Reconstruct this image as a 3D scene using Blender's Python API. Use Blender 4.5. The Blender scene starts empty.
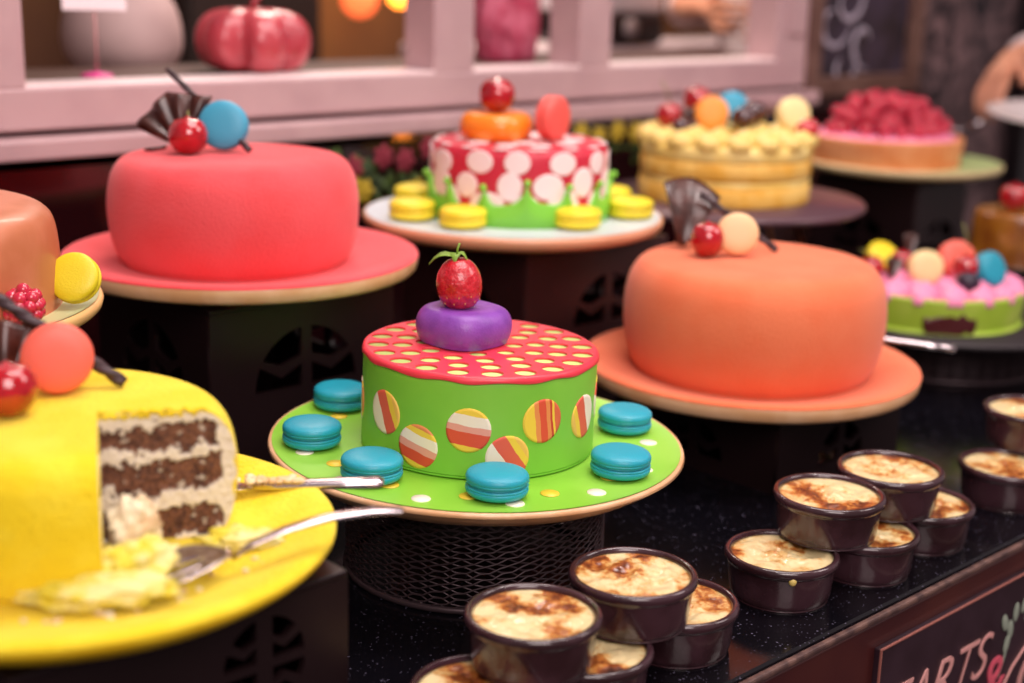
import bpy, bmesh, math, random
from mathutils import Vector, Matrix, noise
R = math.radians
PI = math.pi
random.seed(7)
CT = 0.90                      # height of the granite worktop above the floor
C = bpy.context.scene.collection
scene = bpy.context.scene
RT = Vector((0.725, -0.688, 0))    # across the counter display, as seen by a guest
VD = Vector((0.688, 0.725, 0))

# ------------------------------------------------------------------ helpers
def lin(h):
    h = h.lstrip('#')
    o = []
    for i in (0, 2, 4):
        c = int(h[i:i+2], 16)/255
        o.append(c/12.92 if c <= 0.04045 else ((c+0.055)/1.055)**2.4)
    return (o[0], o[1], o[2], 1)

def at(x, y, z):
    return Vector((x, y, z+CT))

def off(cx, cy, dx, dy, z):
    p = Vector((cx, cy, 0))+RT*dx+VD*dy
    return Vector((p.x, p.y, z+CT))

class MB:
    """collects shapes for ONE mesh"""
    def __init__(s):
        s.v = []; s.f = []; s.m = []; s.smooth = []
    def add(s, vs, fs, mi=0, sm=True, M=None):
        o = len(s.v)
        for v in vs:
            v = Vector(v)
            s.v.append(M @ v if M is not None else v)
        for f in fs:
            s.f.append([i+o for i in f]); s.m.append(mi); s.smooth.append(sm)
        return s
    def lathe(s, prof, seg=64, mi=0, M=None, fn=None, closed=False, sm=True):
        vs = []; fs = []
        rings = []
        for (r, z) in prof:
            if r < 1e-6:
                rings.append([len(vs)]); vs.append((0, 0, z))
            else:
                ring = []
                for k in range(seg):
                    a = 2*PI*k/seg
                    p = (r*math.cos(a), r*math.sin(a), z)
                    if fn: p = fn(p, a, r, z)
                    ring.append(len(vs)); vs.append(p)
                rings.append(ring)
        n = len(rings)
        for i in range(n if closed else n-1):
            A, B = rings[i], rings[(i+1) % n]
            for k in range(seg):
                k2 = (k+1) % seg
                if len(A) == 1 and len(B) == 1: break
                if len(A) == 1: fs.append((A[0], B[k2], B[k]))
                elif len(B) == 1: fs.append((A[k], A[k2], B[0]))
                else: fs.append((A[k], A[k2], B[k2], B[k]))
        return s.add(vs, fs, mi, sm, M)
    def box(s, c, d, bevel=0.0, mi=0, M=None, seg=2):
        bm = bmesh.new()
        bmesh.ops.create_cube(bm, size=1)
        for v in bm.verts:
            v.co = Vector((v.co.x*d[0]+c[0], v.co.y*d[1]+c[1], v.co.z*d[2]+c[2]))
        if bevel > 0:
            bmesh.ops.bevel(bm, geom=list(bm.edges), offset=bevel, segments=seg, affect='EDGES', profile=0.5)
        bm.verts.index_update()
        s.add([v.co.copy() for v in bm.verts], [[v.index for v in f.verts] for f in bm.faces], mi, False, M)
        bm.free(); return s
    def ell(s, c, r, M=None, mi=0, seg=24, rings=14, fn=None):
        vs = []; fs = []
        if not hasattr(r, '__len__'): r = (r, r, r)
        prof = []
        for i in range(rings+1):
            t = -PI/2+PI*i/rings
            prof.append((max(0, math.cos(t)) if 0 < i < rings else 0, math.sin(t)))
        T = Matrix.Translation(Vector(c)) @ (M.to_4x4() if M is not None else Matrix()) @ Matrix.Diagonal((r[0], r[1], r[2], 1))
        return s.lathe(prof, seg, mi, T, fn)
    def tube(s, pts, rad, seg=10, mi=0, flat=1.0, closed=False, M=None, up=None):
        pts = [Vector(p) for p in pts]
        n = len(pts)
        if not hasattr(rad, '__len__'): rad = [rad]*n
        vs = []; fs = []
        prev = up
        for i, p in enumerate(pts):
            if closed: t = (pts[(i+1) % n]-pts[i-1]).normalized()
            else: t = (pts[min(i+1, n-1)]-pts[max(i-1, 0)]).normalized()
            if prev is None:
                prev = Vector((0, 0, 1)) if abs(t.z) < 0.9 else Vector((1, 0, 0))
            b = t.cross(prev).normalized(); nn = b.cross(t).normalized(); prev = nn
            for k in range(seg):
                a = 2*PI*k/seg
                vs.append(p+b*math.cos(a)*rad[i]+nn*math.sin(a)*rad[i]*flat)
        for i in range(n if closed else n-1):
            i2 = (i+1) % n
            for k in range(seg):
                k2 = (k+1) % seg
                fs.append((i*seg+k, i*seg+k2, i2*seg+k2, i2*seg+k))
        if not closed:
            fs.append(list(range(seg))[::-1]); fs.append([(n-1)*seg+k for k in range(seg)])
        return s.add(vs, fs, mi, True, M)
    def mesh(s, name):
        me = bpy.data.meshes.new(name)
        me.from_pydata([tuple(v) for v in s.v], [], s.f)
        me.polygons.foreach_set('material_index', s.m)
        me.polygons.foreach_set('use_smooth', s.smooth)
        me.update()
        bm = bmesh.new(); bm.from_mesh(me)
        bmesh.ops.recalc_face_normals(bm, faces=bm.faces)
        bm.to_mesh(me); bm.free()
        return me

def link(name, me, mats, parent=None, loc=None, rot=None):
    o = bpy.data.objects.new(name, me)
    C.objects.link(o)
    if me is not None and mats is not None:
        if not isinstance(mats, (list, tuple)): mats = [mats]
        if len(me.materials) == 0:
            for m in mats: me.materials.append(m)
    if parent is not None: o.parent = parent
    if loc is not None: o.location = loc
    if rot is not None: o.rotation_euler = rot
    return o

def part(name, mb, mats, parent, loc=None, rot=None):
    return link(name, mb.mesh(name) if isinstance(mb, MB) else mb, mats, parent, loc, rot)

def tag(o, label, cat, group=None, kind=None):
    o['label'] = label; o['category'] = cat
    if group: o['group'] = group
    if kind: o['kind'] = kind
    return o

def thing(name, label, cat, loc, rot=(0, 0, 0), group=None):
    o = bpy.data.objects.new(name, None); C.objects.link(o)
    o.empty_display_size = 0.02
    o.location = loc; o.rotation_euler = rot
    return tag(o, label, cat, group)

def single(name, mb, mats, label, cat, loc=(0, 0, 0), rot=(0, 0, 0), group=None):
    o = part(name, mb, mats, None, loc, rot)
    return tag(o, label, cat, group)

def struct(name, mb, mats, parent=None, loc=None):
    o = part(name, mb, mats, parent, loc)
    if parent is None: o['kind'] = 'structure'
    return o

def smooth_prof(pts, n=5):
    out = []
    P = [pts[0]]+list(pts)+[pts[-1]]
    for i in range(1, len(P)-2):
        for k in range(n):
            t = k/n
            q = []
            for j in (0, 1):
                a, b, c, d = P[i-1][j], P[i][j], P[i+1][j], P[i+2][j]
                q.append(0.5*((2*b)+(-a+c)*t+(2*a-5*b+4*c-d)*t*t+(-a+3*b-3*c+d)*t**3))
            out.append((max(q[0], 0), q[1]))
    out.append(pts[-1])
    return out

def curve_mesh(name, splines, extrude=0.001, bevel=0.0, cyc=True):
    cu = bpy.data.curves.new(name, 'CURVE')
    cu.dimensions = '2D'; cu.fill_mode = 'BOTH'
    cu.extrude = extrude; cu.bevel_depth = bevel; cu.bevel_resolution = 1
    for pts in splines:
        sp = cu.splines.new('POLY'); sp.points.add(len(pts)-1)
        for i, p in enumerate(pts): sp.points[i].co = (p[0], p[1], 0, 1)
        sp.use_cyclic_u = cyc
    o = bpy.data.objects.new(name, cu); C.objects.link(o)
    dg = bpy.context.evaluated_depsgraph_get(); dg.update()
    me = bpy.data.meshes.new_from_object(o.evaluated_get(dg))
    me.materials.clear()
    bpy.data.objects.remove(o); bpy.data.curves.remove(cu)
    return me

def text_mesh(body, size, shear=0.25, extrude=0.0006, offset=0.0):
    cu = bpy.data.curves.new('lettering', 'FONT')
    cu.body = body; cu.size = size; cu.shear = shear; cu.extrude = extrude; cu.offset = offset
    o = bpy.data.objects.new('lettering', cu); C.objects.link(o)
    dg = bpy.context.evaluated_depsgraph_get(); dg.update()
    me = bpy.data.meshes.new_from_object(o.evaluated_get(dg))
    me.materials.clear()
    bpy.data.objects.remove(o); bpy.data.curves.remove(cu)
    return me

# ------------------------------------------------------------------ materials
MATS = {}
def mat(name, col, rough=0.5, metal=0.0, bump=0.0, bscale=200, col2=None, cscale=30, sss=0.0, coat=0.0,
        emit=None, estr=0.0, vary=None, trans=0.0, spec=None, cpos=(0.4, 0.6), detail=4, sheen=0.0):
    if name in MATS: return MATS[name]
    m = bpy.data.materials.new(name); m.use_nodes = True
    nt = m.node_tree; b = nt.nodes['Principled BSDF']
    c = lin(col) if isinstance(col, str) else col
    b.inputs['Base Color'].default_value = c
    b.inputs['Roughness'].default_value = rough
    b.inputs['Metallic'].default_value = metal
    b.inputs['Coat Weight'].default_value = coat
    b.inputs['Coat Roughness'].default_value = 0.08
    b.inputs['Transmission Weight'].default_value = trans
    if sheen: b.inputs['Sheen Weight'].default_value = sheen
    if spec is not None: b.inputs['Specular IOR Level'].default_value = spec
    if sss:
        b.inputs['Subsurface Weight'].default_value = sss
        b.inputs['Subsurface Radius'].default_value = (0.01, 0.006, 0.004)
        b.inputs['Subsurface Scale'].default_value = 1.0
    tc = nt.nodes.new('ShaderNodeTexCoord')
    if col2:
        n = nt.nodes.new('ShaderNodeTexNoise'); n.inputs['Scale'].default_value = cscale; n.inputs['Detail'].default_value = detail
        nt.links.new(tc.outputs['Object'], n.inputs['Vector'])
        r = nt.nodes.new('ShaderNodeValToRGB')
        r.color_ramp.elements[0].position = cpos[0]; r.color_ramp.elements[0].color = c
        r.color_ramp.elements[1].position = cpos[1]; r.color_ramp.elements[1].color = lin(col2)
        nt.links.new(n.outputs['Fac'], r.inputs['Fac']); nt.links.new(r.outputs['Color'], b.inputs['Base Color'])
    if bump:
        n = nt.nodes.new('ShaderNodeTexNoise'); n.inputs['Scale'].default_value = bscale; n.inputs['Detail'].default_value = 3
        nt.links.new(tc.outputs['Object'], n.inputs['Vector'])
        bp = nt.nodes.new('ShaderNodeBump'); bp.inputs['Strength'].default_value = bump; bp.inputs['Distance'].default_value = 0.002
        nt.links.new(n.outputs['Fac'], bp.inputs['Height']); nt.links.new(bp.outputs['Normal'], b.inputs['Normal'])
    if emit:
        b.inputs['Emission Color'].default_value = lin(emit); b.inputs['Emission Strength'].default_value = estr
    MATS[name] = m
    return m

def attr_mat(name, rough=0.6, bump=0.3, bscale=300, sss=0.0, coat=0):
    m = mat(name, '#ffffff', rough, bump=bump, bscale=bscale, sss=sss, coat=coat)
    nt = m.node_tree; b = nt.nodes['Principled BSDF']
    a = nt.nodes.new('ShaderNodeAttribute'); a.attribute_name = 'tint'
    nt.links.new(a.outputs['Color'], b.inputs['Base Color'])
    return m

def set_tint(me, fn):
    ca = me.color_attributes.new('tint', 'FLOAT_COLOR', 'POINT')
    for i, v in enumerate(me.vertices):
        ca.data[i].color = fn(v.co)

def custard_mat():
    m = mat('burnt_custard', '#f0dca0', 0.28, bump=0.6, bscale=90, sss=0.1, coat=0.4)
    nt = m.node_tree; b = nt.nodes['Principled BSDF']
    tc = nt.nodes.new('ShaderNodeTexCoord'); oi = nt.nodes.new('ShaderNodeObjectInfo')
    n = nt.nodes.new('ShaderNodeTexNoise'); n.noise_dimensions = '4D'
    n.inputs['Scale'].default_value = 26; n.inputs['Detail'].default_value = 7; n.inputs['Roughness'].default_value = 0.66
    mu = nt.nodes.new('ShaderNodeMath'); mu.operation = 'MULTIPLY'; mu.inputs[1].default_value = 23
    nt.links.new(oi.outputs['Random'], mu.inputs[0]); nt.links.new(mu.outputs[0], n.inputs['W'])
    nt.links.new(tc.outputs['Object'], n.inputs['Vector'])
    r = nt.nodes.new('ShaderNodeValToRGB')
    e = r.color_ramp.elements
    e[0].position = 0.46; e[0].color = lin('#e2cf9c')
    e[1].position = 0.515; e[1].color = lin('#d4ac6c')
    for p, c in ((0.545, '#b97434'), (0.59, '#7d3f1c'), (0.66, '#371a10')):
        x = e.new(p); x.color = lin(c)
    nt.links.new(n.outputs['Fac'], r.inputs['Fac']); nt.links.new(r.outputs['Color'], b.inputs['Base Color'])
    return m

def granite_mat():
    m = mat('black_granite', '#0b0a10', 0.16, bump=0.0)
    nt = m.node_tree; b = nt.nodes['Principled BSDF']
    tc = nt.nodes.new('ShaderNodeTexCoord')
    v = nt.nodes.new('ShaderNodeTexVoronoi'); v.inputs['Scale'].default_value = 260
    nt.links.new(tc.outputs['Object'], v.inputs['Vector'])
    wn = nt.nodes.new('ShaderNodeTexNoise'); wn.inputs['Scale'].default_value = 90
    nt.links.new(tc.outputs['Object'], wn.inputs['Vector'])
    ad = nt.nodes.new('ShaderNodeMath'); ad.operation = 'SUBTRACT'
    mm = nt.nodes.new('ShaderNodeMath'); mm.operation = 'MULTIPLY'; mm.inputs[1].default_value = 0.66
    nt.links.new(wn.outputs['Fac'], mm.inputs[0])
    nt.links.new(mm.outputs[0], ad.inputs[0]); nt.links.new(v.outputs['Distance'], ad.inputs[1])
    r = nt.nodes.new('ShaderNodeValToRGB')
    r.color_ramp.elements[0].position = 0.14; r.color_ramp.elements[0].color = lin('#0a090e')
    r.color_ramp.elements[1].position = 0.30; r.color_ramp.elements[1].color = lin('#5a5668')
    nt.links.new(ad.outputs[0], r.inputs['Fac']); nt.links.new(r.outputs['Color'], b.inputs['Base Color'])
    return m

def stripes_mat(name, stops):
    m = mat(name, '#ffffff', 0.55, bump=0.05, bscale=80)
    nt = m.node_tree; b = nt.nodes['Principled BSDF']
    uv = nt.nodes.new('ShaderNodeUVMap'); uv.uv_map = 'UVMap'
    sp = nt.nodes.new('ShaderNodeSeparateXYZ'); nt.links.new(uv.outputs[0], sp.inputs[0])
    n = nt.nodes.new('ShaderNodeTexNoise'); n.inputs['Scale'].default_value = 3
    nt.links.new(uv.outputs[0], n.inputs['Vector'])
    mm = nt.nodes.new('ShaderNodeMath'); mm.operation = 'MULTIPLY_ADD'; mm.inputs[1].default_value = 0.06; mm.inputs[2].default_value = -0.03
    nt.links.new(n.outputs['Fac'], mm.inputs[0])
    a = nt.nodes.new('ShaderNodeMath'); a.operation = 'ADD'
    nt.links.new(sp.outputs['X'], a.inputs[0]); nt.links.new(mm.outputs[0], a.inputs[1])
    r = nt.nodes.new('ShaderNodeValToRGB'); r.color_ramp.interpolation = 'CONSTANT'
    e = r.color_ramp.elements
    e[0].position = 0; e[0].color = lin(stops[0][1])
    e[1].position = stops[1][0]; e[1].color = lin(stops[1][1])
    for p, c in stops[2:]:
        x = e.new(p); x.color = lin(c)
    nt.links.new(a.outputs[0], r.inputs['Fac']); nt.links.new(r.outputs['Color'], b.inputs['Base Color'])
    return m

m_rim = mat('stoneware_rim', '#dba878', 0.35, col2='#e8bd92', cscale=25, coat=0.3)
m_white = mat('white_china', '#efe6e6', 0.25, coat=0.3)
m_dark = mat('riser_lacquer', '#1c1012', 0.35, spec=0.3, bump=0.05, bscale=60)
m_wire = mat('black_wire', '#4a3c40', 0.4, metal=0.5)
m_choc = mat('dark_chocolate', '#34160f', 0.3, bump=0.15, bscale=120, col2='#4a231a', cscale=60, coat=0.2)
m_chocl = mat('chocolate_stick', '#38242a', 0.45, bump=0.3, bscale=300)
m_steel = mat('steel', '#d9cfd2', 0.16, metal=1.0, bump=0.05, bscale=40)
m_ramekin = mat('brown_glaze', '#2e191d', 0.2, bump=0.2, bscale=120, col2='#40282f', cscale=26, coat=0.5)
m_custard = custard_mat()
m_granite = granite_mat()
m_cherry = mat('glazed_cherry', '#b00a1c', 0.08, coat=1.0, sss=0.15, col2='#8a0616', cscale=40)
m_berry = mat('glazed_berry', '#b80f22', 0.2, coat=0.8, sss=0.15, bump=1.0, bscale=260, col2='#cc2432', cscale=120)
m_rasp = mat('raspberry', '#c42444', 0.2, coat=0.6, sss=0.2)
m_seed = mat('berry_seed', '#e0a050', 0.4)
m_leaf = mat('berry_leaf', '#7da03a', 0.5, bump=0.2)
m_stem = mat('fruit_stem', '#8a8a4a', 0.5)
m_pinkcream = mat('pink_cream', '#f08fb4', 0.4, sss=0.2)
m_cream = mat('piped_cream', '#e6ca74', 0.4, sss=0.2, bump=0.1)

# ------------------------------------------------------------------ the setting
XL, XR = -0.75, 1.78
# floor
struct('floor', MB().box((1, 0.2, -0.05), (9, 6.4, 0.1)), mat('floor_tile', '#4a3535', 0.4, col2='#3c2a2b', cscale=3))
# rear wall: glossy low part, upper part over the windows, right part with printed paper
m_gloss = mat('wall_lacquer', '#2a0c10', 0.12, bump=0.03, bscale=12)
m_gloss.node_tree.nodes['Principled BSDF'].inputs['IOR'].default_value = 1.7
m_frame = mat('frame_paint', '#bf9fa1', 0.45, bump=0.08, bscale=60, col2='#b49497', cscale=9)
m_sill = mat('sill_paint', '#f3dfe0', 0.28)
wb = MB().box((0.3, 1.04, 0.6), (3.0, 0.12, 1.14))
struct('wall_back', wb, m_gloss)
struct('wall_back_upper', MB().box((0.5, 1.04, 2.35), (3.4, 0.12, 0.9)), mat('upper_wall', '#8a6a6c', 0.7))
struct('wall_back_left', MB().box((-1.48, 1.055, 1.2), (1.46, 0.14, 2.4)), mat('upper_wall', '#8a6a6c', 0.7))
def paper_mat():
    m = mat('dark_wallpaper', '#33282c', 0.6)
    nt = m.node_tree; b = nt.nodes['Principled BSDF']
    tc = nt.nodes.new('ShaderNodeTexCoord')
    n = nt.nodes.new('ShaderNodeTexNoise'); n.inputs['Scale'].default_value = 22; n.inputs['Detail'].default_value = 6; n.inputs['Distortion'].default_value = 1.5
    n2 = nt.nodes.new('ShaderNodeTexNoise'); n2.inputs['Scale'].default_value = 3
    mp = nt.nodes.new('ShaderNodeMapping'); mp.inputs['Scale'].default_value = (2.2, 1, 0.5)
    nt.links.new(tc.outputs['Object'], n.inputs['Vector']); nt.links.new(tc.outputs['Object'], mp.inputs['Vector'])
    nt.links.new(mp.outputs[0], n2.inputs['Vector'])
    mu = nt.nodes.new('ShaderNodeMath'); mu.operation = 'MULTIPLY'
    nt.links.new(n.outputs['Fac'], mu.inputs[0]); nt.links.new(n2.outputs['Fac'], mu.inputs[1])
    r = nt.nodes.new('ShaderNodeValToRGB')
    r.color_ramp.elements[0].position = 0.18; r.color_ramp.elements[0].color = lin('#221a20')
    r.color_ramp.elements[1].position = 0.36; r.color_ramp.elements[1].color = lin('#8a6e70')
    nt.links.new(mu.outputs[0], r.inputs['Fac']); nt.links.new(r.outputs['Color'], b.inputs['Base Color'])
    return m
struct('wall_right', MB().box((2.7, 1.04, 1.4), (1.8, 0.12, 2.8)), paper_mat())
struct('trim_2', MB().box((2.22, 0.96, 1.4), (0.10, 0.04, 2.8), 0.004), mat('dark_post', '#1c1418', 0.4))

# ledge under the windows
struct('trim_1', MB().box((0.315, 0.962, CT+0.299), (2.12, 0.076, 0.024), 0.004).box((0.315, 0.990, CT+0.314), (2.12, 0.02, 0.006), 0.001),
       [m_frame])
struct('trim_3', MB().box((1.575, 0.975, CT+0.287), (0.40, 0.05, 0.026), 0.004), mat('dark_ledge', '#3a2424', 0.4))
# serving window: one long painted frame with three openings
fz0, fz1 = CT+0.322, CT+1.05
fr = MB()
fr.box((0.32, 0.985, (CT+0.317+CT+0.365)/2), (2.11, 0.07, 0.048), 0.004)
fr.box((0.32, 0.985, fz1+0.04), (2.11, 0.07, 0.08), 0.004)
zc, hz = (CT+0.362+fz1)/2, fz1-CT-0.362
for x0, x1 in ((-0.74, -0.085), (0.500, 0.574), (0.785, 0.855), (1.273, 1.376)):
    fr.box(((x0+x1)/2, 0.985, zc), (x1-x0, 0.068, hz), 0.004)
# raised inner panels on the wide posts
fr.box((1.325, 0.949, zc+0.02), (0.05, 0.008, hz-0.05), 0.003)
w1 = struct('window_1', fr, m_frame)
part('window_sill', MB().box((0.32, 0.985, CT+0.3652), (2.11, 0.066, 0.004), 0.001), m_sill, w1)
part('inner_shelf', MB().box((0.32, 1.13, CT+0.354), (2.11, 0.22, 0.020), 0.003), mat('inner_shelf_wood', '#4a3028', 0.5), w1)

# framed chalkboard right of the window
bd = thing('framed_chalkboard', 'dark framed board with blurred white scrollwork beside the serving window', 'chalkboard', at(1.54, 0.965, 0.30))
part('board', MB().box((0, 0, 0.38), (0.30, 0.016, 0.72)), mat('board_black', '#231c24', 0.5, col2='#3a3040', cscale=14), bd)
fm = mat('board_wood', '#6e5148', 0.45, col2='#5d4139', cscale=20)
for (cx, cz, sx, sz, nm) in ((0, 0.015, 0.36, 0.035, 'bottom_rail'), (0, 0.745, 0.36, 0.035, 'top_rail'), (-0.165, 0.38, 0.03, 0.70, 'side_rail'), (0.165, 0.38, 0.03, 0.70, 'side_rail')):
    part(nm, MB().box((cx, -0.012, cz), (sx, 0.035, sz), 0.004), fm, bd)
sc = MB()
random.seed(3)
for k in range(16):
    x0 = random.uniform(-0.10, 0.08); z0 = 0.05+0.04*k
    pts = []
    rr = random.uniform(0.02, 0.045); ph = random.uniform(0, 6)
    for i in range(16):
        t = i/15
        pts.append((x0+math.cos(ph+t*4.6)*rr*(0.4+t), -0.0105, z0+math.sin(ph+t*4.6)*rr*(0.4+t)))
    sc.tube(pts, [0.0015+0.005*math.sin(PI*i/15) for i in range(16)], 6, flat=0.3, up=Vector((0, 1, 0)))
part('chalk_scrollwork', sc, mat('chalk', '#a59aa8', 0.8), bd)

# garland hanging below the ledge
gl_ = thing('flower_garland', 'blurred garland of green leaves with yellow and red flowers hanging below the window ledge', 'garland', at(0.30, 0.935, 0.275))
random.seed(41)
lv = MB(); gp = []
for i in range(41):
    t_ = i/40
    gp.append(Vector((0.85*t_, -0.012, -0.012-0.055*abs(math.sin(t_*PI*2))*(1 if t_ < 0.5 else 0.45))))
lv.tube(gp, 0.003, 6)
for k in range(230):
    p = gp[random.randrange(22) if k % 4 else random.randrange(41)]+Vector((random.uniform(-0.01, 0.01), random.uniform(-0.016, 0.012), random.uniform(-0.028, 0.012) if k % 3 else random.uniform(-0.055, 0)))
    lv.ell(tuple(p), (0.013, 0.0025, 0.0065), Matrix.Rotation(random.random()*6, 3, 'Y') @ Matrix.Rotation(random.uniform(-0.7, 0.7), 3, 'Z'), seg=8, rings=5)
part('leaves', lv, mat('garland_leaf', '#26381a', 0.7, col2='#4c6420', cscale=30), gl_)
m_fy = mat('garland_yellow', '#a8901c', 0.7); m_fr = mat('garland_red', '#7c1c30', 0.7)
for k, (fx, fz, fm_) in enumerate(((0.03, -0.018, 1), (0.07, -0.020, 1), (0.11, -0.022, 1), (0.15, -0.014, 1), (0.04, -0.060, 0), (0.085, -0.075, 0), (0.13, -0.058, 0), (0.17, -0.075, 0), (0.21, -0.05, 0), (0.02, -0.04, 0),
                                   (0.36, -0.016, 0), (0.40, -0.020, 0), (0.44, -0.012, 0), (0.48, -0.020, 0), (0.52, -0.014, 0), (0.56, -0.018, 0), (0.60, -0.022, 1), (0.66, -0.016, 0))):
    fb = MB()
    for q_ in range(6):
        a = 2*PI*q_/6
        fb.ell((0.0095*math.cos(a), 0, 0.0095*math.sin(a)), (0.0085, 0.003, 0.0055), Matrix.Rotation(-a, 3, 'Y'), seg=8, rings=5)
    fb.ell((0, -0.002, 0), 0.005, seg=8, rings=5)
    part('flower', fb, (m_fy, m_fr)[fm_], gl_, (fx+random.uniform(-0.008, 0.008), -0.034, fz+(0.010 if fx > 0.3 else random.uniform(-0.010, 0.010))), (0, random.random()*2, 0))

# ---- room behind the window
struct('wall_kitchen', MB().box((2.0, 2.65, 1.4), (6.5, 0.1, 2.8)), mat('kitchen_wall', '#6e4630', 0.7, col2='#8f6032', cscale=1.2))
struct('wall_kitchen_left', MB().box((-1.3, 1.85, 1.4), (0.1, 1.6, 2.8)), mat('kitchen_side', '#5a4038', 0.7))
# ------------------------------------------------------------------ counter
ct = thing('display_counter', 'dark display counter with speckled black granite top and maroon front', 'counter', (0, 0, 0))
part('worktop', MB().box((0.53, 0.490, CT-0.0125), (2.52, 0.972, 0.025), 0.004), m_granite, ct)
part('edge_strip', MB().box((0.53, -0.0005, CT-0.0032), (2.52, 0.006, 0.0055), 0.0018), mat('edge_highlight', '#6a5048', 0.4, col2='#453230', cscale=60), ct)  # polished highlight along the worktop chamfer, painted as a lighter strip
m_mar = mat('maroon_wood', '#3d1618', 0.35, col2='#4b211d', cscale=8, coat=0.2)
part('apron', MB().box((0.53, 0.012, CT-0.045), (2.52, 0.020, 0.07), 0.002), m_mar, ct)
part('front_panel', MB().box((0.53, 0.02, 0.46), (2.5, 0.02, 0.80)), mat('front_black', '#1c1016', 0.4), ct)
part('cabinet_body', MB().box((0.53, 0.5, 0.46), (2.48, 0.92, 0.80)), mat('front_black', '#1c1016', 0.4), ct)
part('stile', MB().box((0.163, 0.006, CT-0.33), (0.026, 0.024, 0.52), 0.002), m_mar, ct)
part('plinth', MB().box((0.53, 0.50, 0.04), (2.44, 0.86, 0.08)), mat('front_black', '#1c1016', 0.4), ct)

sg = thing('counter_sign', 'dark sign with pink chalk lettering mounted on the counter front', 'sign', (0, 0, CT))
part('board', MB().box((0.42, -0.0005, -0.22), (0.47, 0.006, 0.375), 0.001), mat('sign_board', '#2a1720', 0.45, col2='#33202a', cscale=20), sg)
m_chalkp = mat('pink_chalk', '#d59a94', 0.7)
m_chalkh = mat('hot_pink_chalk', '#d4566a', 0.7)
fl = MB()
for bz in (-0.033, -0.407): fl.box((0.42, -0.004, bz), (0.47, 0.002, 0.0018), 0.0004)
for bx in (0.186, 0.654): fl.box((bx, -0.004, -0.22), (0.0018, 0.002, 0.376), 0.0004)
part('border', fl, mat('copper_border', '#9a6056', 0.4), sg)
tm = text_mesh('TARTS', 0.060, 0.4, offset=-0.0006)
part('lettering', tm, m_chalkp, sg, (0.192, -0.0042, -0.117), (R(90), 0, 0))
part('ampersand', text_mesh('&', 0.075, 0.2), m_chalkh, sg, (0.362, -0.0042, -0.157), (R(90), 0, 0))
hx = MB()
hp = [(0.405, -0.150), (0.425, -0.128), (0.47, -0.100), (0.60, -0.100), (0.64, -0.13), (0.64, -0.19), (0.60, -0.22), (0.45, -0.22), (0.405, -0.19)]
hx.tube([(x, -0.0042, z) for x, z in hp], 0.0012, 6, closed=True, up=Vector((0, 1, 0)))
part('hexagon_outline', hx, m_chalkp, sg)
part('lettering', text_mesh('C', 0.075, 0.2), m_chalkp, sg, (0.432, -0.0042, -0.175), (R(90), 0, 0))
fw = MB()
for k, (x, z) in enumerate(((0.400, -0.075), (0.412, -0.085), (0.420, -0.070), (0.408, -0.099), (0.436, -0.066), (0.446, -0.078))):
    fw.ell((x, -0.0042, z), (0.0055, 0.0008, 0.010), Matrix.Rotation(R(-25+13*k), 3, 'Y'), seg=10, rings=6)
fw.tube([(0.412, -0.0042, -0.09), (0.405, -0.0042, -0.115), (0.398, -0.0042, -0.13)], 0.0008, 5)
part('flower_sprig', fw, mat('sage_chalk', '#8f9a8a', 0.8), sg)

# ------------------------------------------------------------------ plates and risers
def plate(label, loc, topmat, r=0.18, h=0.028, tk=0.52, rimmat=None, deep=0.004, lip=0.0, dots=None, group='large round cake plates'):
    """loc = point under the foot; rim height = h above it"""
    t = thing('cake_plate', label, 'plate', loc, group=group)
    s = r/0.18
    body = [(0, 0.004), (0.085*s, 0.004), (0.088*s, 0), (0.098*s, 0), (0.102*s, 0.004), (0.135*s, h*0.22), (0.160*s, h*0.34), (0.1745*s, h*tk), (0.1785*s, h*(tk+0.14)),
            (0.1800*s, h*0.86), (0.1785*s, h), (0.1765*s, h*0.995), (0.1735*s, h-0.0015-lip*0.3), (0.165*s, h-deep*0.8-lip), (0.12*s, h-deep-lip), (0, h-deep-lip)]
    part('plate_body', MB().lathe(body, 96), rimmat or m_rim, t)
    gl = [(0, h-deep-lip+0.001), (0.12*s, h-deep-lip+0.001), (0.165*s, h-deep*0.8-lip+0.001), (0.1735*s, h-0.0005-lip*0.3), (0.1762*s, h+0.0004)]
    if lip: gl = [(0, h-deep-lip+0.001), (0.125*s, h-deep-lip+0.001), (0.138*s, h-deep-lip+0.0025), (0.158*s, h-0.002), (0.168*s, h+0.0005), (0.1775*s, h+0.001), (0.1795*s, h-0.0002), (0.1802*s, h-0.0022)]
    g = MB().lathe(gl, 96)
    mats = [topmat]
    if dots:
        mats += dots[0]
        for (rr, a, rad, mi) in dots[1]:
            g.lathe([(0, 0.0006), (rad, 0.0005), (rad*1.02, 0)], 18, mi, Matrix.Translation((rr*math.cos(a), rr*math.sin(a), h-deep*0.9-lip+0.0012)))
    part('glazed_top', g, mats, t)
    return t

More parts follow.
